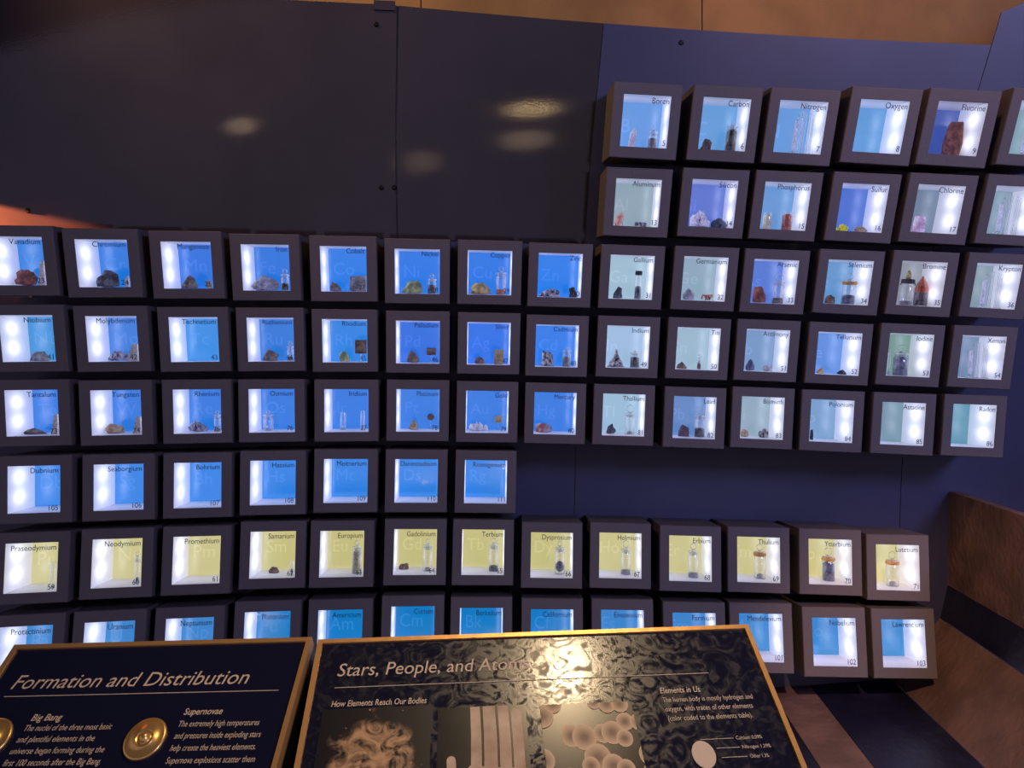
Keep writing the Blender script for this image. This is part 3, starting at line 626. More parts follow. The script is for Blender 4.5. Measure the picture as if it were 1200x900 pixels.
def cells():
    kind_words = {0: 'top row', 1: 'second row', 2: 'third row', 3: 'fourth row', 4: 'fifth row', 5: 'sixth row', 6: 'yellow backed row', 7: 'lowest row'}
    for (sym, nm, num, u, v, loc, rot, sc) in BOXES:
        SHEAR[sym] = Matrix(((1, sc[2], 0, 0), (0, 1, 0, 0), (0, sc[3], 1, 0), (0, 0, 0, 1)))
        c = back_colour(sym, v)
        hue = 'yellow' if v == 6 else ('green' if c[1] > c[2] * 0.88 else 'blue')
        r = empty('display_box', loc, rot, (0.2 * sc[0], 0.2, 0.2 * sc[1]))
        P_(r, 'lit dark framed box with pale %s back, lettered %s %d' % (hue, nm, num) if u > 7 and v < 5 else 'lit dark framed box with %s back, lettered %s %d' % (hue, nm, num),
           'display box', 'lit element boxes on the curved wall')
        ROOTS[sym] = r
        link('housing', ME_HOUSING, None, r)
        link('inner_ceiling', ME_TOP, None, r); link('inner_floor', ME_BOT, None, r)
        link('side_light', ME_L, None, r); link('side_light', ME_R, None, r)
        bp = link('back_panel', ME_BACK.copy(), back_mat(c), r)
        link('glass_pane', ME_PANE, None, r)
        me = text_mesh('symbol_lettering', sym, depth=0.001)
        local_text(me, -H + 0.055, -0.065, DEP - 0.0025, 0.25, 0.25)
        link('symbol_lettering', me, back_mat(c, True), bp)
        me = text_mesh('name_lettering', nm, depth=0.0008)
        xs = [q.co.x for q in me.vertices]; w = max(xs) - min(xs)
        s = 0.098; sx = min(s * 0.92, 0.54 / w)
        local_text(me, 0, H - 0.095, 0.004, sx, s, right=H - 0.022)
        link('name_lettering', me, M['ink'], r)
        me = text_mesh('number_lettering', str(num), depth=0.0008)
        local_text(me, 0, -H + 0.028, 0.004, 0.088, 0.098, right=H - 0.024)
        link('number_lettering', me, M['ink_black'], r)
cells()

# ------------------------------------------------------------------ specimens: built in the cell's own space, at rest on its floor
def place(o, sym):
    """give a thing built in box space the box's transform (it stays a thing of its own)"""
    o.matrix_world = ROOTS_M[sym] @ Matrix.Translation(SHEAR[sym] @ Vector(o['_at'])) @ Matrix.Rotation(-math.atan(SHEAR[sym][0][1]), 4, 'Z') @ Matrix.Rotation(math.atan(SHEAR[sym][2][1]), 4, 'X')
    del o['_at']
for k, r in ROOTS.items():
    for ch in r.children: ch.matrix_parent_inverse = SHEAR[k]
bpy.context.view_layer.update()
ROOTS_M = {k: r.matrix_world.copy() for k, r in ROOTS.items()}

def flatten(bm, w, d, h):
    """scale to w x d x h and sit it on z = 0"""
    xs = [v.co.x for v in bm.verts]; ys = [v.co.y for v in bm.verts]; zs = [v.co.z for v in bm.verts]
    for v in bm.verts:
        v.co.x = ((v.co.x - min(xs)) / (max(xs) - min(xs)) - 0.5) * w
        v.co.y = ((v.co.y - min(ys)) / (max(ys) - min(ys)) - 0.5) * d
        v.co.z = (v.co.z - min(zs)) / (max(zs) - min(zs)) * h
def rock_bm(w, d, h, seed, sty=None):
    rnd = random.Random(seed)
    bm = bmesh.new()
    if sty == 'block':
        pts = []
        for z in (0, 0.5, 1):
            for a in range(7):
                t = a / 7 * 6.283 + rnd.uniform(-.25, .25)
                rr = (1.0 if z < 1 else 0.72) * rnd.uniform(.8, 1.05)
                pts.append(bm.verts.new((math.cos(t) * rr, math.sin(t) * rr, z + rnd.uniform(0, .16) * (z > .6))))
        bmesh.ops.convex_hull(bm, input=pts)
        bmesh.ops.delete(bm, geom=[q for q in bm.verts if not q.link_faces], context='VERTS')
        flatten(bm, w, d, h); return bm
    if sty == 'crumbs':
        for k in range(9):
            t = bmesh.new()
            ps = [t.verts.new((rnd.uniform(-1, 1), rnd.uniform(-1, 1), rnd.uniform(-1, 1))) for _ in range(9)]
            bmesh.ops.convex_hull(t, input=ps)
            bmesh.ops.delete(t, geom=[q for q in t.verts if not q.link_faces], context='VERTS')
            ox = rnd.uniform(-2.6, 2.6)
            for q in t.verts: q.co = Vector((q.co.x + ox, q.co.y * .8 + rnd.uniform(-.1, .1), q.co.z * rnd.uniform(.8, 1.2)))
            me = bpy.data.meshes.new('t'); t.to_mesh(me); t.free(); bm.from_mesh(me); bpy.data.meshes.remove(me)
        flatten(bm, w, d, h); return bm
    bmesh.ops.create_icosphere(bm, subdivisions=3, radius=1)
    s = Vector((rnd.uniform(0, 50), rnd.uniform(0, 50), rnd.uniform(0, 50)))
    for q in bm.verts:
        p = q.co.copy()
        n = noise.noise(p * 1.3 + s) * 0.5 + noise.noise(p * 3.1 + s) * 0.24 + noise.noise(p * 7 + s) * 0.10
        q.co = p * (1 + n)
        if sty == 'peak': q.co.x *= max(0.12, 1.0 - 0.75 * (q.co.z + 0.6)); q.co.z *= 1.2
        if q.co.z < -0.35: q.co.z = -0.35 + (q.co.z + 0.35) * 0.08
    # a few fracture planes
    for _ in range(4):
        nrm = Vector((rnd.uniform(-1, 1), rnd.uniform(-1, 1), rnd.uniform(0.1, 1))).normalized()
        dist = rnd.uniform(.66, .85)
        for q in bm.verts:
            e = q.co.dot(nrm) - dist
            if e > 0: q.co -= nrm * e * 0.85
    flatten(bm, w, d, h)
    return bm
def shard(bm, base, top, r, rnd, n=6):
    """one hexagonal crystal with a pointed end"""
    ax = (top - base); L = ax.length; ax.normalize()
    a = ax.orthogonal().normalized(); b = ax.cross(a)
    rings = []
    for t, rr in ((0, r), (0.72, r * 0.95)):
        rings.append([bm.verts.new(base + ax * L * t + (a * math.cos(k * 6.283 / n) + b * math.sin(k * 6.283 / n)) * rr * rnd.uniform(.85, 1.1)) for k in range(n)])
    tip = bm.verts.new(top + a * r * 0.2)
    for k in range(n):
        k2 = (k + 1) % n
        bm.faces.new((rings[0][k], rings[0][k2], rings[1][k2], rings[1][k]))
        bm.faces.new((rings[1][k], rings[1][k2], tip))
    bm.faces.new(list(reversed(rings[0])))
def jar(sym, x, y, w, h, col, ex):
    """lathed glass jar: body, stopper (> ring handle), contents"""
    R = w / 2 * 0.92
    r = empty('glass_jar'); 
    nar = min(R * 0.82, R - 0.006)
    t = 0.004
    body = [(R * .9, 0), (R, 0.008), (R, h * 0.86), (nar, h * 0.93), (nar, h * 0.97), (nar * 1.08, h)]
    link('jar_body', lathe('jar_body', body, 20), M['glass'], r, True)
    fh = max(0.02, ex.get('fill', 0.03))
    if col == 'slate' and sym == 'Dy':
        bm = bmesh.new(); bmesh.ops.create_icosphere(bm, subdivisions=3, radius=1)
        for q in bm.verts: q.co *= 1 + noise.noise(q.co * 2.5) * .15
        flatten(bm, R * 1.7, R * 1.7, fh * .9)
        c = link('contents', from_bm('contents', bm), stone(col), r, True); c.location = (0, 0, 0.03)
    elif fh > 0.04 and col not in ('white',):
        rnd = random.Random(hash(sym) & 255)
        pr = [(R * .8, 0.006), (R * .88, 0.012), (R * .88, fh * .9), (R * .55, fh), (R * .1, fh * .97)]
        link('contents', lathe('contents', pr, 16), stone(col), r, False)
    else:
        pr = [(R * .5, 0.006), (R * .6, 0.012), (R * .5, fh * .8), (R * .2, fh)]
        link('contents', lathe('contents', pr, 12), stone('greystone' if col == 'white' else col), r, False)
    if ex.get('cap'):
        cap = link('cap', lathe('cap', [(R * .98, h * .98), (R * 1.02, h), (R * 1.02, h + .045), (R * .9, h + .055)], 18), stone('black'), r, True)
        if sym == 'Br':   # wire clamp and a waxy ampoule standing above
            clamp = link('clamp', tube_path('clamp', [(-R * 1.25, 0, h * .9), (-R * .9, -.02, h * 1.06), (0, -.03, h * 1.0), (R * .9, -.02, h * 1.08), (R * 1.25, 0, h * .92)], 0.007, 6), M['screw'], r, True)
            link('ampoule', lathe('ampoule', [(R * .34, h + .055), (R * .38, h + .08), (R * .34, h + .14), (R * .1, h + .18)], 12), stone('ochre'), r, True)
    elif ex.get('ring'):
        top = ex['ring']
        n1 = h + 0.02
        st = link('stopper', lathe('stopper', [(nar * .8, h * .88), (nar * .95, h), (R * 1.05, h + .004), (R * 1.05, h + .022), (nar * .35, h + .03), (nar * .28, h + .045)], 20), M['frost'], r, True)
        rr = max(0.012, (top - h - 0.045) / 2); rr = min(rr, R * 0.75)
        cz = h + 0.042 + rr
        pts = [(rr * math.cos(a * math.pi / 8), 0, cz + rr * math.sin(a * math.pi / 8)) for a in range(16)]
        link('ring_handle', tube_path('ring_handle', pts, min(0.0075, rr * .3), 7, True), M['frost'], st, True)
    if ex.get('band'):
        link('seal_band', lathe('seal_band', [(R * 1.03, h * .90), (R * 1.12, h * .93), (R * 1.12, h * 1.0), (R * 1.0, h * 1.03)], 20), stone('amber'), r, True)
    return r
def flask(x, y, w, h, col, ex):
    R = w / 2
    r = empty('glass_flask')
    prof = [(R * .95, 0), (R, .012), (R, h * .42), (R * .72, h * .55), (R * .3, h * .66), (R * .24, h * .97), (R * .28, h)]
    link('flask_body', lathe('flask_body', prof, 22), M['glass'], r, True)
    link('dark_liquid', lathe('dark_liquid', [(R * .9, .008), (R * .95, .016), (R * .95, ex['fill']), (R * .9, ex['fill'] + .002)], 20), stone('purplebrown'), r, True)
    f = ex['fill'] + .003
    link('orange_vapour', lathe('orange_vapour', [(R * .94, f), (R * .94, h * .42), (R * .66, h * .545), (R * .24, h * .65), (R * .12, h * .72)], 20), stone('orange'), r, True)
    return r
def tubes(w, h, seed):
    """a bundle of tall clear lamps bent at the foot, with one white sleeve"""
    rnd = random.Random(seed)
    r = empty('gas_tubes')
    for k in range(4):
        x = -w * .12 + k * w * .19
        rad = w * .055
        hh = h * (1 - .03 * k)
        link('tube', lathe('tube', [(rad * .6, 0), (rad, .02), (rad, hh - .03), (rad * .4, hh)], 12, x, -.02 + .035 * (k % 2)), M['glass'], r, True)
        link('electrode', tube_path('electrode', [(x, -.02 + .035 * (k % 2), .03), (x + .002, -.02 + .035 * (k % 2), hh * .5), (x, -.02 + .035 * (k % 2), hh - .05)], rad * .22, 6), M['frost'], r, True)
    sx = -w * .30
    link('white_sleeve', lathe('white_sleeve', [(w * .085, .05), (w * .09, .055), (w * .09, h * .74), (w * .08, h * .75)], 14, sx, 0), stone('white'), r, True)
    link('bent_end', tube_path('bent_end', [(sx, 0, .06), (sx - .005, 0, .03), (sx - w * .06, 0, .015), (sx - w * .15, 0, .02), (sx - w * .17, 0, .04)], .012, 8), M['frost'], r, True)
    link('bent_end', tube_path('bent_end', [(sx + .01, .0, h * .76), (sx + .01, 0, h * .84), (sx + w * .05, 0, h * .9), (sx + w * .10, 0, h * .85)], .008, 8), M['frost'], r, True)
    link('tube_rest', box_mesh('tube_rest', -w * .46, w * .48, -.05, .05, 0, .012), M['frost'], r)
    return r
CATS = {'rock': 'rock', 'crystal': 'crystal', 'cluster': 'crystal', 'wedge': 'slab', 'slab': 'metal bar', 'plate': 'metal plate', 'jar': 'jar', 'flask': 'flask', 'tubes': 'gas tubes'}
GROUPS = {'rock': 'rocks shown in the lit boxes', 'jar': 'glass jars shown in the lit boxes', 'tubes': 'gas tubes shown in the lit boxes',
          'cluster': 'crystals shown in the lit boxes', 'crystal': 'crystals shown in the lit boxes', 'wedge': 'pale slabs in the lit boxes', 'plate': 'metal plates in the lit boxes'}
FLOOR = -H + 0.002
for idx, (sym, kind, x, y, w, h, col, lab, ex) in enumerate(ITEMS):
    rnd = random.Random(idx * 7 + 3)
    d = min(max(w * 0.8, 0.06), 0.26)
    z = FLOOR
    if kind == 'rock':
        o = link({'block': 'mineral_block', 'crumbs': 'mineral_crumbs'}.get(ex.get('sty'), 'mineral_rock'), from_bm('mineral_rock', rock_bm(w, d, h, idx * 13 + 5, ex.get('sty'))), stone(col))
    elif kind == 'crystal':
        bm = bmesh.new()
        shard(bm, Vector((-w * .1, 0, 0)), Vector((w * .15, 0, h)), w * .36, rnd)
        if sym == 'Al':
            for k in range(5): shard(bm, Vector((rnd.uniform(-.3, .3) * w, rnd.uniform(-.04, .04), 0)), Vector((rnd.uniform(-.5, .5) * w, rnd.uniform(-.05, .05), h * rnd.uniform(.4, .8))), w * .2, rnd)
        flatten(bm, w, d * .8, h)
        o = link('mineral_crystal', from_bm('mineral_crystal', bm), stone(col))
    elif kind == 'cluster':
        bm = bmesh.new()
        for k in range(16):
            bx = rnd.uniform(-.42, .42) * w
            t = Vector((bx * 1.15 + rnd.uniform(-.12, .12) * w, rnd.uniform(-.5, .5) * d, h * rnd.uniform(.45, 1.0) * (1 - abs(bx / w) * .7)))
            shard(bm, Vector((bx, rnd.uniform(-.3, .3) * d, 0)), t, min(w, h) * rnd.uniform(.14, .24), rnd)
        flatten(bm, w, d, h)
        o = link('crystal_cluster', from_bm('crystal_cluster', bm), stone(col))
    elif kind == 'wedge':
        sl = w * .55
        v = [(-w / 2, -.03, 0), (w / 2, -.03, 0), (w / 2, -.03, h), (-w / 2 + (w * .06 if sym == 'Co' else sl), -.03, h * (.96 if sym == 'Co' else 1))]
        v += [(p[0], .05, p[2]) for p in v]
        o = link('pale_slab', mesh('pale_slab', v, [(0, 1, 2, 3), (7, 6, 5, 4), (0, 4, 5, 1), (1, 5, 6, 2), (2, 6, 7, 3), (3, 7, 4, 0)]), stone(col))
    elif kind == 'slab':
        bm = bmesh.new(); bmesh.ops.create_cube(bm, size=1)
        bmesh.ops.bevel(bm, geom=bm.edges[:], offset=.05, segments=2, affect='EDGES'); flatten(bm, w, .05, h)
        o = link('metal_bar', from_bm('metal_bar', bm), stone(col))
    elif kind == 'plate':
        lo = ex['lo']
        o = empty('metal_plate')
        if ex.get('sty') == 'round':
            bm = bmesh.new(); bmesh.ops.create_cone(bm, cap_ends=True, segments=20, radius1=w / 2, radius2=w / 2, depth=.012, matrix=Matrix.Rotation(math.radians(90), 4, 'X'))
            pl = link('plate', from_bm('plate', bm), stone(col), o); pl.location = (0, 0, (lo + h) / 2)
        else:
            pl = link('plate', box_mesh('plate', -w / 2, w / 2, -.006, .006, lo, h), stone(col), o)
            link('stamped_face', box_mesh('stamped_face', -w * .36, w * .36, -.009, -.006, lo + (h - lo) * .15, h - (h - lo) * .15), stone('brown' if col != 'gold' else 'tan'), o)
        link('stand', lathe('stand', [(.03, 0), (.03, .006), (.006, .01), (.006, (lo + h) / 2)], 10, 0, .014), M['frost'], o)
    elif kind == 'jar': o = jar(sym, x, y, w, h, col, ex)
    elif kind == 'flask': o = flask(x, y, w, h, col, ex)
    elif kind == 'tubes': o = tubes(w, h, idx)
    P_(o, lab, CATS[kind], GROUPS.get(kind))
    o['_at'] = (x, y, z)
    place(o, sym)

# ------------------------------------------------------------------ reading rail with two sloped text panels
def basis_matrix(org, h, d):
    h = Vector(h).normalized(); d = Vector(d); d = (d - h * d.dot(h)).normalized(); n = h.cross(d)
    m = Matrix((h, d, n)).transposed().to_4x4(); m.translation = Vector(org)
    return m
def board_mat():
    m = mat('glossy_black_board', (0.012, 0.012, 0.020, 1), 0.1, ior=1.5)
    nt = m.node_tree; b = nt.nodes['Principled BSDF']
    tc = nt.nodes.new('ShaderNodeTexCoord')
    n = nt.nodes.new('ShaderNodeTexNoise'); n.inputs['Scale'].default_value = 34; n.inputs['Detail'].default_value = 9; n.inputs['Distortion'].default_value = 3.0
    r = nt.nodes.new('ShaderNodeMapRange'); r.inputs['From Min'].default_value = .38; r.inputs['From Max'].default_value = .66
    r.inputs['To Min'].default_value = 0.10; r.inputs['To Max'].default_value = 0.36
    nt.links.new(tc.outputs['Object'], n.inputs['Vector']); nt.links.new(n.outputs['Fac'], r.inputs['Value']); nt.links.new(r.outputs[0], b.inputs['Roughness'])
    mp = nt.nodes.new('ShaderNodeMapping'); mp.inputs['Scale'].default_value = (150, 36, 60); mp.inputs['Rotation'].default_value = (0, 0, .6)
    w = nt.nodes.new('ShaderNodeTexNoise'); w.inputs['Scale'].default_value = 1.0; w.inputs['Detail'].default_value = 6; w.inputs['Distortion'].default_value = 2.5
    bp = nt.nodes.new('ShaderNodeBump'); bp.inputs['Strength'].default_value = 0.3; bp.inputs['Distance'].default_value = 0.00012
    nt.links.new(tc.outputs['Object'], mp.inputs[0]); nt.links.new(mp.outputs[0], w.inputs['Vector']); nt.links.new(w.outputs['Fac'], bp.inputs['Height'])
    nt.links.new(bp.outputs[0], b.inputs['Normal'])
    return m
M['board'] = board_mat()
M['board_plain'] = mat('satin_black_board', (0.010, 0.011, 0.024, 1), 0.22, bump=0.05, bscale=30)
FH = 0.43
def ptext(parent, body, s0, t0, size, s1=None, shear=0.16, bold=0.0, name='lettering'):
    me = text_mesh(name, body, 1.0, shear, depth=0.0)
    if bold:
        bpy.data.meshes.remove(me); me = text_mesh(name, body, 1.0, shear, bold=bold, depth=0.0)
    xs = [v.co.x for v in me.vertices]; x0 = min(xs); w = max(xs) - x0
    sx = (s1 - s0) / w if s1 is not None else size * 0.78
    for v in me.vertices: v.co = Vector((s0 + (v.co.x - x0) * sx, t0 + v.co.y * size, 0.0006))
    link(name, me, M['print_tan'], parent)
    return sx
def text_panel(mw, x0, x1, label, boardm):
    r = empty('text_panel'); r.matrix_world = mw
    P_(r, label, 'sign', None)
    b = 0.0065
    link('board', box_mesh('board', x0 + b, x1 - b, -FH + b, -b, -0.011, 0.0), boardm, r)
    # frame: four mitred bars
    def bar(p, q, pi, qi):
        v = [(p[0], p[1], -.013), (q[0], q[1], -.013), (qi[0], qi[1], -.013), (pi[0], pi[1], -.013)]
        v += [(a, c, .003) for a, c, _ in v]
        link('frame_bar', mesh('frame_bar', v, [(3, 2, 1, 0), (4, 5, 6, 7), (0, 1, 5, 4), (1, 2, 6, 5), (2, 3, 7, 6), (3, 0, 4, 7)]), M['gold_edge'], r)
    o = [(x0, 0), (x1, 0), (x1, -FH), (x0, -FH)]; i = [(x0 + b, -b), (x1 - b, -b), (x1 - b, -FH + b), (x0 + b, -FH + b)]
    for k in range(4): bar(o[k], o[(k + 1) % 4], i[k], i[(k + 1) % 4])
    return r
mR = basis_matrix((-0.2618, 1.0, 1.2028), (0.9975, 0.0693, 0.0122), (-0.0652, 0.8435, 0.5332))
mL = basis_matrix((-0.2699, 1.0, 1.2063), (0.9987, -0.0352, 0.0378), (0.0076, 0.8236, 0.5671))
pr = text_panel(mR, 0.0, 0.5948, 'sloped black sign headed Stars, People, and Atoms with photographs', M['board'])
pl = text_panel(mL, -0.4117, 0.0, 'sloped black sign headed Formation and Distribution with brass discs', M['board_plain'])
def rule(p, s0, s1, t, h=0.0008):
    link('rule', box_mesh('rule', s0, s1, t - h / 2, t + h / 2, 0.0002, 0.0007), M['print_tan'], p)
rule(pr, 0.0317, 0.5168, -0.0740); rule(pl, -0.3822, -0.0251, -0.0770)
ptext(pl, 'Formation and Distribution', -0.3802, -0.0664, 0.0290, -0.0687, shear=0.22, name='title_lettering')
ptext(pl, 'Big Bang', -0.3282, -0.1112, 0.0125, -0.2895, bold=0.012, name='heading_lettering')
sx = ptext(pl, 'The nuclei of the three most basic', -0.3300, -0.1245, 0.0112, -0.2200)
for k, t in enumerate(('and plentiful elements in the', 'universe began forming during the', 'first 100 seconds after the Big Bang.')):
    ptext(pl, t, -0.3310, -0.1245 - 0.0145 * (k + 1), 0.0112, [-0.2347, -0.2158, -0.2132][k])
ptext(pl, 'Supernovae', -0.1363, -0.1077, 0.0125, -0.0880, bold=0.012, name='heading_lettering')
for k, (t, e) in enumerate((('The extremely high temperatures', -0.0370), ('and pressures inside exploding stars', -0.0310), ('help create the heaviest elements.', -0.0325), ('Supernova explosions scatter them', -0.0290))):
    ptext(pl, t, -0.1372 + 0.0008 * k, -0.1233 - 0.0152 * k, 0.0112, e)
ptext(pr, 'Stars, People, and Atoms', 0.0326, -0.0573, 0.0275, 0.2815, shear=0.16, name='title_lettering')
ptext(pr, 'How Elements Reach Our Bodies', 0.0311, -0.1010, 0.0120, 0.1488, bold=0.01, name='heading_lettering')
ptext(pr, 'Elements in Us', 0.4460, -0.1012, 0.0118, 0.4985, bold=0.012, name='heading_lettering')
for k, (t, e) in enumerate((('The human body is mostly hydrogen and', 0.5632), ('oxygen, with traces of other elements', 0.5590), ('(color coded to the elements table).', 0.5540))):
    ptext(pr, t, 0.4464 + .0004 * k, -0.1140 - 0.0128 * k, 0.0100, e, shear=0.05)
for k, (t, s0, e) in enumerate((('Calcium 0.09%', 0.5235, 0.5560), ('Nitrogen 1.29%', 0.5275, 0.5625), ('Other 1.3%', 0.5330, 0.5560))):
    tt = -0.1657 - 0.0118 * k
    ptext(pr, t, s0, tt - .002, 0.0066, e, shear=0.05)
    rule(pr, [0.4790, 0.4960, 0.4985][k], s0 - .003, tt, 0.0006)
def flat_shape(name, pts, z, m, parent):
    v = [(p[0], p[1], z) for p in pts] + [(p[0], p[1], z - .00025) for p in pts]
    n = len(pts)
    f = [tuple(range(n)), tuple(range(2 * n - 1, n - 1, -1))] + [((k + 1) % n, k, n + k, n + (k + 1) % n) for k in range(n)]
    return link(name, mesh(name, v, f), m, parent)
def ell(cx, cy, rx, ry, n=28, a0=0, a1=6.2832):
    return [(cx + rx * math.cos(a0 + (a1 - a0) * k / n), cy + ry * math.sin(a0 + (a1 - a0) * k / n)) for k in range(n)]
flat_shape('chart_disc', ell(0.4785, -0.1845, 0.0140, 0.0172), 0.0007, M['print_tan'], pr)
# prints: pictures of a nebula, a hand and cells, tan ink on black
def nebula_mat():
    m = mat('nebula_print', (0.01, 0.01, 0.015, 1), 0.35)
    nt = m.node_tree; b = nt.nodes['Principled BSDF']; L = nt.links.new
    tc = nt.nodes.new('ShaderNodeTexCoord')
    n = nt.nodes.new('ShaderNodeTexNoise'); n.inputs['Scale'].default_value = 38; n.inputs['Detail'].default_value = 9; n.inputs['Distortion'].default_value = 2.2; n.inputs['Roughness'].default_value = .62
    sp = nt.nodes.new('ShaderNodeTexNoise'); sp.inputs['Scale'].default_value = 22; sp.inputs['Detail'].default_value = 4
    L(tc.outputs['Object'], n.inputs['Vector']); L(tc.outputs['Object'], sp.inputs['Vector'])
    d = nt.nodes.new('ShaderNodeVectorMath'); d.operation = 'SUBTRACT'; d.inputs[1].default_value = (0.088, -0.190, 0)
    s = nt.nodes.new('ShaderNodeVectorMath'); s.operation = 'MULTIPLY'; s.inputs[1].default_value = (19, 12.0, 0)
    ln = nt.nodes.new('ShaderNodeVectorMath'); ln.operation = 'LENGTH'
    L(tc.outputs['Object'], d.inputs[0]); L(d.outputs[0], s.inputs[0]); L(s.outputs[0], ln.inputs[0])
    a = nt.nodes.new('ShaderNodeMath'); a.operation = 'MULTIPLY_ADD'; a.inputs[1].default_value = 1.2; L(sp.outputs['Fac'], a.inputs[0]); L(ln.outputs['Value'], a.inputs[2])
    mk = nt.nodes.new('ShaderNodeMapRange'); mk.inputs['From Min'].default_value = 1.62; mk.inputs['From Max'].default_value = 1.38; L(a.outputs[0], mk.inputs['Value'])
    r = nt.nodes.new('ShaderNodeMapRange'); r.inputs['From Min'].default_value = .40; r.inputs['From Max'].default_value = .62; L(n.outputs['Fac'], r.inputs['Value'])
    mu = nt.nodes.new('ShaderNodeMath'); mu.operation = 'MULTIPLY'; L(mk.outputs[0], mu.inputs[0]); L(r.outputs[0], mu.inputs[1])
    vo = nt.nodes.new('ShaderNodeTexVoronoi'); vo.inputs['Scale'].default_value = 150; L(tc.outputs['Object'], vo.inputs['Vector'])
    st = nt.nodes.new('ShaderNodeMapRange'); st.inputs['From Min'].default_value = .2; st.inputs['From Max'].default_value = .12; L(vo.outputs['Distance'], st.inputs['Value'])
    th = nt.nodes.new('ShaderNodeSeparateColor'); L(vo.outputs['Color'], th.inputs[0])
    gt = nt.nodes.new('ShaderNodeMath'); gt.operation = 'GREATER_THAN'; gt.inputs[1].default_value = .82; L(th.outputs[0], gt.inputs[0])
    st2 = nt.nodes.new('ShaderNodeMath'); st2.operation = 'MULTIPLY'; L(st.outputs[0], st2.inputs[0]); L(gt.outputs[0], st2.inputs[1])
    mx = nt.nodes.new('ShaderNodeMath'); mx.operation = 'MAXIMUM'; L(mu.outputs[0], mx.inputs[0]); L(st2.outputs[0], mx.inputs[1])
    c = nt.nodes.new('ShaderNodeMix'); c.data_type = 'RGBA'; c.inputs['A'].default_value = (0.008, 0.007, 0.009, 1); c.inputs['B'].default_value = lin((212, 165, 105))
    L(mx.outputs[0], c.inputs['Factor']); L(c.outputs['Result'], b.inputs['Base Color'])
    return m
link('nebula_print', box_mesh('nebula_print', 0.022, 0.155, -0.30, -0.104, 0.0001, 0.0004), nebula_mat(), pr)
M['hand_print'] = mat('hand_print_ink', lin((176, 138, 96)), 0.5, vscale=14, col2=lin((222, 190, 140)))
link('hand_print', box_mesh('hand_print', 0.163, 0.272, -0.33, -0.1085, 0.0001, 0.0003), mat('dark_photo_ground', (0.009, 0.008, 0.009, 1), 0.25, var=.3, vscale=40), pr)
def finger(x0, x1, top, bot, rounded):
    n = 8; w = (x1 - x0) / 2; c = (x0 + x1) / 2
    if rounded: tip = [(c + w * math.cos(math.pi * k / n), top - w + w * math.sin(math.pi * k / n)) for k in range(n + 1)]
    else: tip = [(x1, top), (x0, top)]
    pts = [(x0 - .0004, bot), (x1 + .0004, bot), (x1 + .001, (top + bot) / 2)] + tip + [(x0 + .0005, (top + bot) / 2)]
    flat_shape('finger_print', pts, 0.0006, M['hand_print'], pr)
finger(.2030, .2150, -.109, -.188, False); finger(.2185, .2335, -.109, -.190, False); finger(.2370, .2500, -.109, -.192, False)
finger(.2530, .2655, -.113, -.196, True); finger(.1745, .1850, -.172, -.21, True)
flat_shape('palm_print', [(.2020, -.184), (.2330, -.188), (.2670, -.190), (.2680, -.30), (.1950, -.30), (.1760, -.205), (.186, -.203)], 0.0005, M['hand_print'], pr)
def cell_mat():
    m = mat('cell_print_ink', lin((206, 170, 115)), 0.5)
    nt = m.node_tree; b = nt.nodes['Principled BSDF']; L = nt.links.new
    tc = nt.nodes.new('ShaderNodeTexCoord'); ln = nt.nodes.new('ShaderNodeVectorMath'); ln.operation = 'LENGTH'
    L(tc.outputs['Object'], ln.inputs[0])
    r = nt.nodes.new('ShaderNodeMapRange'); r.inputs['From Min'].default_value = .2; r.inputs['From Max'].default_value = 1.0; L(ln.outputs['Value'], r.inputs['Value'])
    c = nt.nodes.new('ShaderNodeMix'); c.data_type = 'RGBA'; c.inputs['A'].default_value = lin((140, 108, 74)); c.inputs['B'].default_value = lin((224, 188, 128))
    L(r.outputs[0], c.inputs['Factor']); L(c.outputs['Result'], b.inputs['Base Color'])
    return m
CM = cell_mat()
link('cell_print', box_mesh('cell_print', 0.290, 0.4060, -0.33, -0.1105, 0.0001, 0.0003), mat('dark_photo_ground', (0.009, 0.008, 0.009, 1), 0.25, var=.3, vscale=40), pr)
S0, S1, T0 = 0.290, 0.4055, -0.111
for k, (cx, cy, rr) in enumerate(((215, 478, 40), (262, 482, 46), (333, 466, 35), (370, 462, 42), (412, 484, 31), (425, 418, 33), (476, 420, 31), (300, 560, 50), (270, 590, 32), (352, 590, 42), (395, 600, 34), (492, 545, 40), (492, 605, 34), (320, 340, 27), (368, 348, 34), (418, 346, 33), (112, 402, 44), (158, 352, 34), (100, 575, 42), (420, 650, 36), (190, 640, 38))):
    px = 600 + cx / 3.333; py = 720 + cy / 3.333
    s = .2916 + (px - 634) * .00108; t = -.1111 - (py - 827 + .06 * (px - 634)) * .00111; q = rr / 3.333 * .00108
    pts = [(min(max(x, S0), S1), min(y, T0)) for x, y in ell(s, t, q, q * 1.12, 30)]
    o = flat_shape('cell_shape', [((x - s) / q, (y - t) / q) for x, y in pts], 0, CM, pr)
    o.location = (s, t, 0.0005 + 0.00004 * k); o.scale = (q, q, .4)
# raised brass discs on the left panel
for (s, t) in ((-0.1710, -0.1385), (-0.3655, -0.1345)):
    d = link('brass_disc', lathe('brass_disc', [(.0262, 0), (.0270, .0012), (.0262, .0034), (.0235, .0040), (.0130, .0036), (.0125, .0050), (.0108, .0052), (.0100, .0036), (.0072, .0036), (.0068, .0052), (.0045, .0080), (.0018, .0094), (.0003, .0097)], 40), M['disc'], pl, True)
    d.location = (s, t, 0.0001); d.scale = (0.92, 1.0, 1)
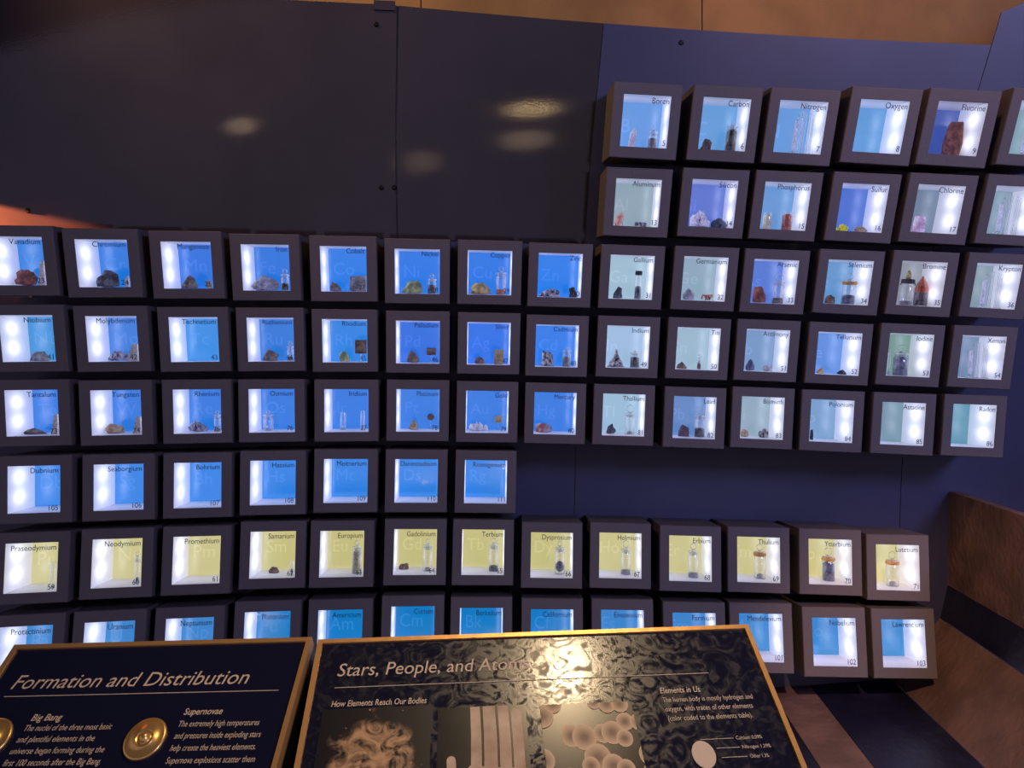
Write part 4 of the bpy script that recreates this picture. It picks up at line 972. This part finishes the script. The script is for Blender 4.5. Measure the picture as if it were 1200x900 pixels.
# the rail the two panels rest on
def rail_piece(mw, x0, x1):
    v = []
    for x in (x0, x1):
        for (yy, zz) in ((-.004, -.0135), (-FH, -.0135), (-FH, -.06), (-.02, -.10)):
            v.append(mw @ Vector((x, yy, zz)))
    return v
rl = P_(empty('reading_rail'), 'dark sloped rail that carries the two black signs', 'rail')
for mw, a, b in ((mL, -0.42, 0.0), (mR, 0.0, 0.60)):
    v = rail_piece(mw, a, b)
    link('rail_body', mesh('rail_body', v, [(0, 1, 2, 3), (7, 6, 5, 4), (0, 4, 5, 1), (1, 5, 6, 2), (2, 6, 7, 3), (3, 7, 4, 0)]), M['rail'], rl)
for (x, y) in ((-0.55, 0.80), (0.22, 0.85)):
    link('post', box_mesh('post', x - .03, x + .03, y - .03, y + .03, 0, 1.0), M['rail'], rl)

# ------------------------------------------------------------------ lamps whose glints show in the glossy panels
BULB = mat('lit_bulb', (1, 1, 1, 1), 0.5, emis=(1, 0.66, 0.30, 1), estr=45)
BULB2 = mat('lit_bulb_small', (1, 1, 1, 1), 0.5, emis=(1, 0.70, 0.42, 1), estr=25)
LAMPS = [((-0.92, -3.88, 1.55), ((1.55, .04, BULB2),), 'slim stand with one amber globe lamp, leftmost of three behind the viewer'),
         ((0.86, -3.75, 1.62), ((1.62, .045, BULB), (1.22, .035, BULB2)), 'stand with two amber globes, rightmost of three behind the viewer'),
         ((0.31, -3.69, 1.02), ((1.02, .025, BULB2),), 'low stand with a small amber globe, middle of three behind the viewer')]
for loc, globes, lab in LAMPS:
    r = P_(empty('globe_lamp', (loc[0], loc[1], 0)), lab, 'lamp', 'globe lamps behind the viewer')
    link('base', lathe('base', [(.12, 0), (.12, .015), (.02, .03)], 18), M['rail'], r)
    link('pole', lathe('pole', [(.009, .03), (.009, loc[2] - globes[0][1])], 10), M['rail'], r)
    for gz, rad, bmt in globes:
        bm = bmesh.new(); bmesh.ops.create_icosphere(bm, subdivisions=3, radius=rad)
        g = link('globe', from_bm('globe', bm), bmt, r, True); g.location = (0, 0, gz)
CEIL = mat('lit_downlight', (1, 1, 1, 1), 0.5, emis=(1, 0.72, 0.40, 1), estr=9)
for (x, y, rad, lab) in ((0.269, 1.182, .05, 'round recessed ceiling downlight over the sign with photographs'), (0.318, 0.86, .022, 'small recessed ceiling downlight nearest the viewer'), (0.09, 1.22, .025, 'small recessed ceiling downlight, middle of the far row'), (-0.06, 1.20, .02, 'small recessed ceiling downlight, leftmost of the far row')):
    r = P_(empty('ceiling_downlight', (x, y, 3.1)), lab, 'ceiling light')
    link('trim_ring', lathe('trim_ring', [(rad + .015, -.008), (rad + .02, 0)], 24), M['rail'], r)
    link('lamp_face', lathe('lamp_face', [(rad, -.012), (rad, -.0085)], 24), CEIL, r)
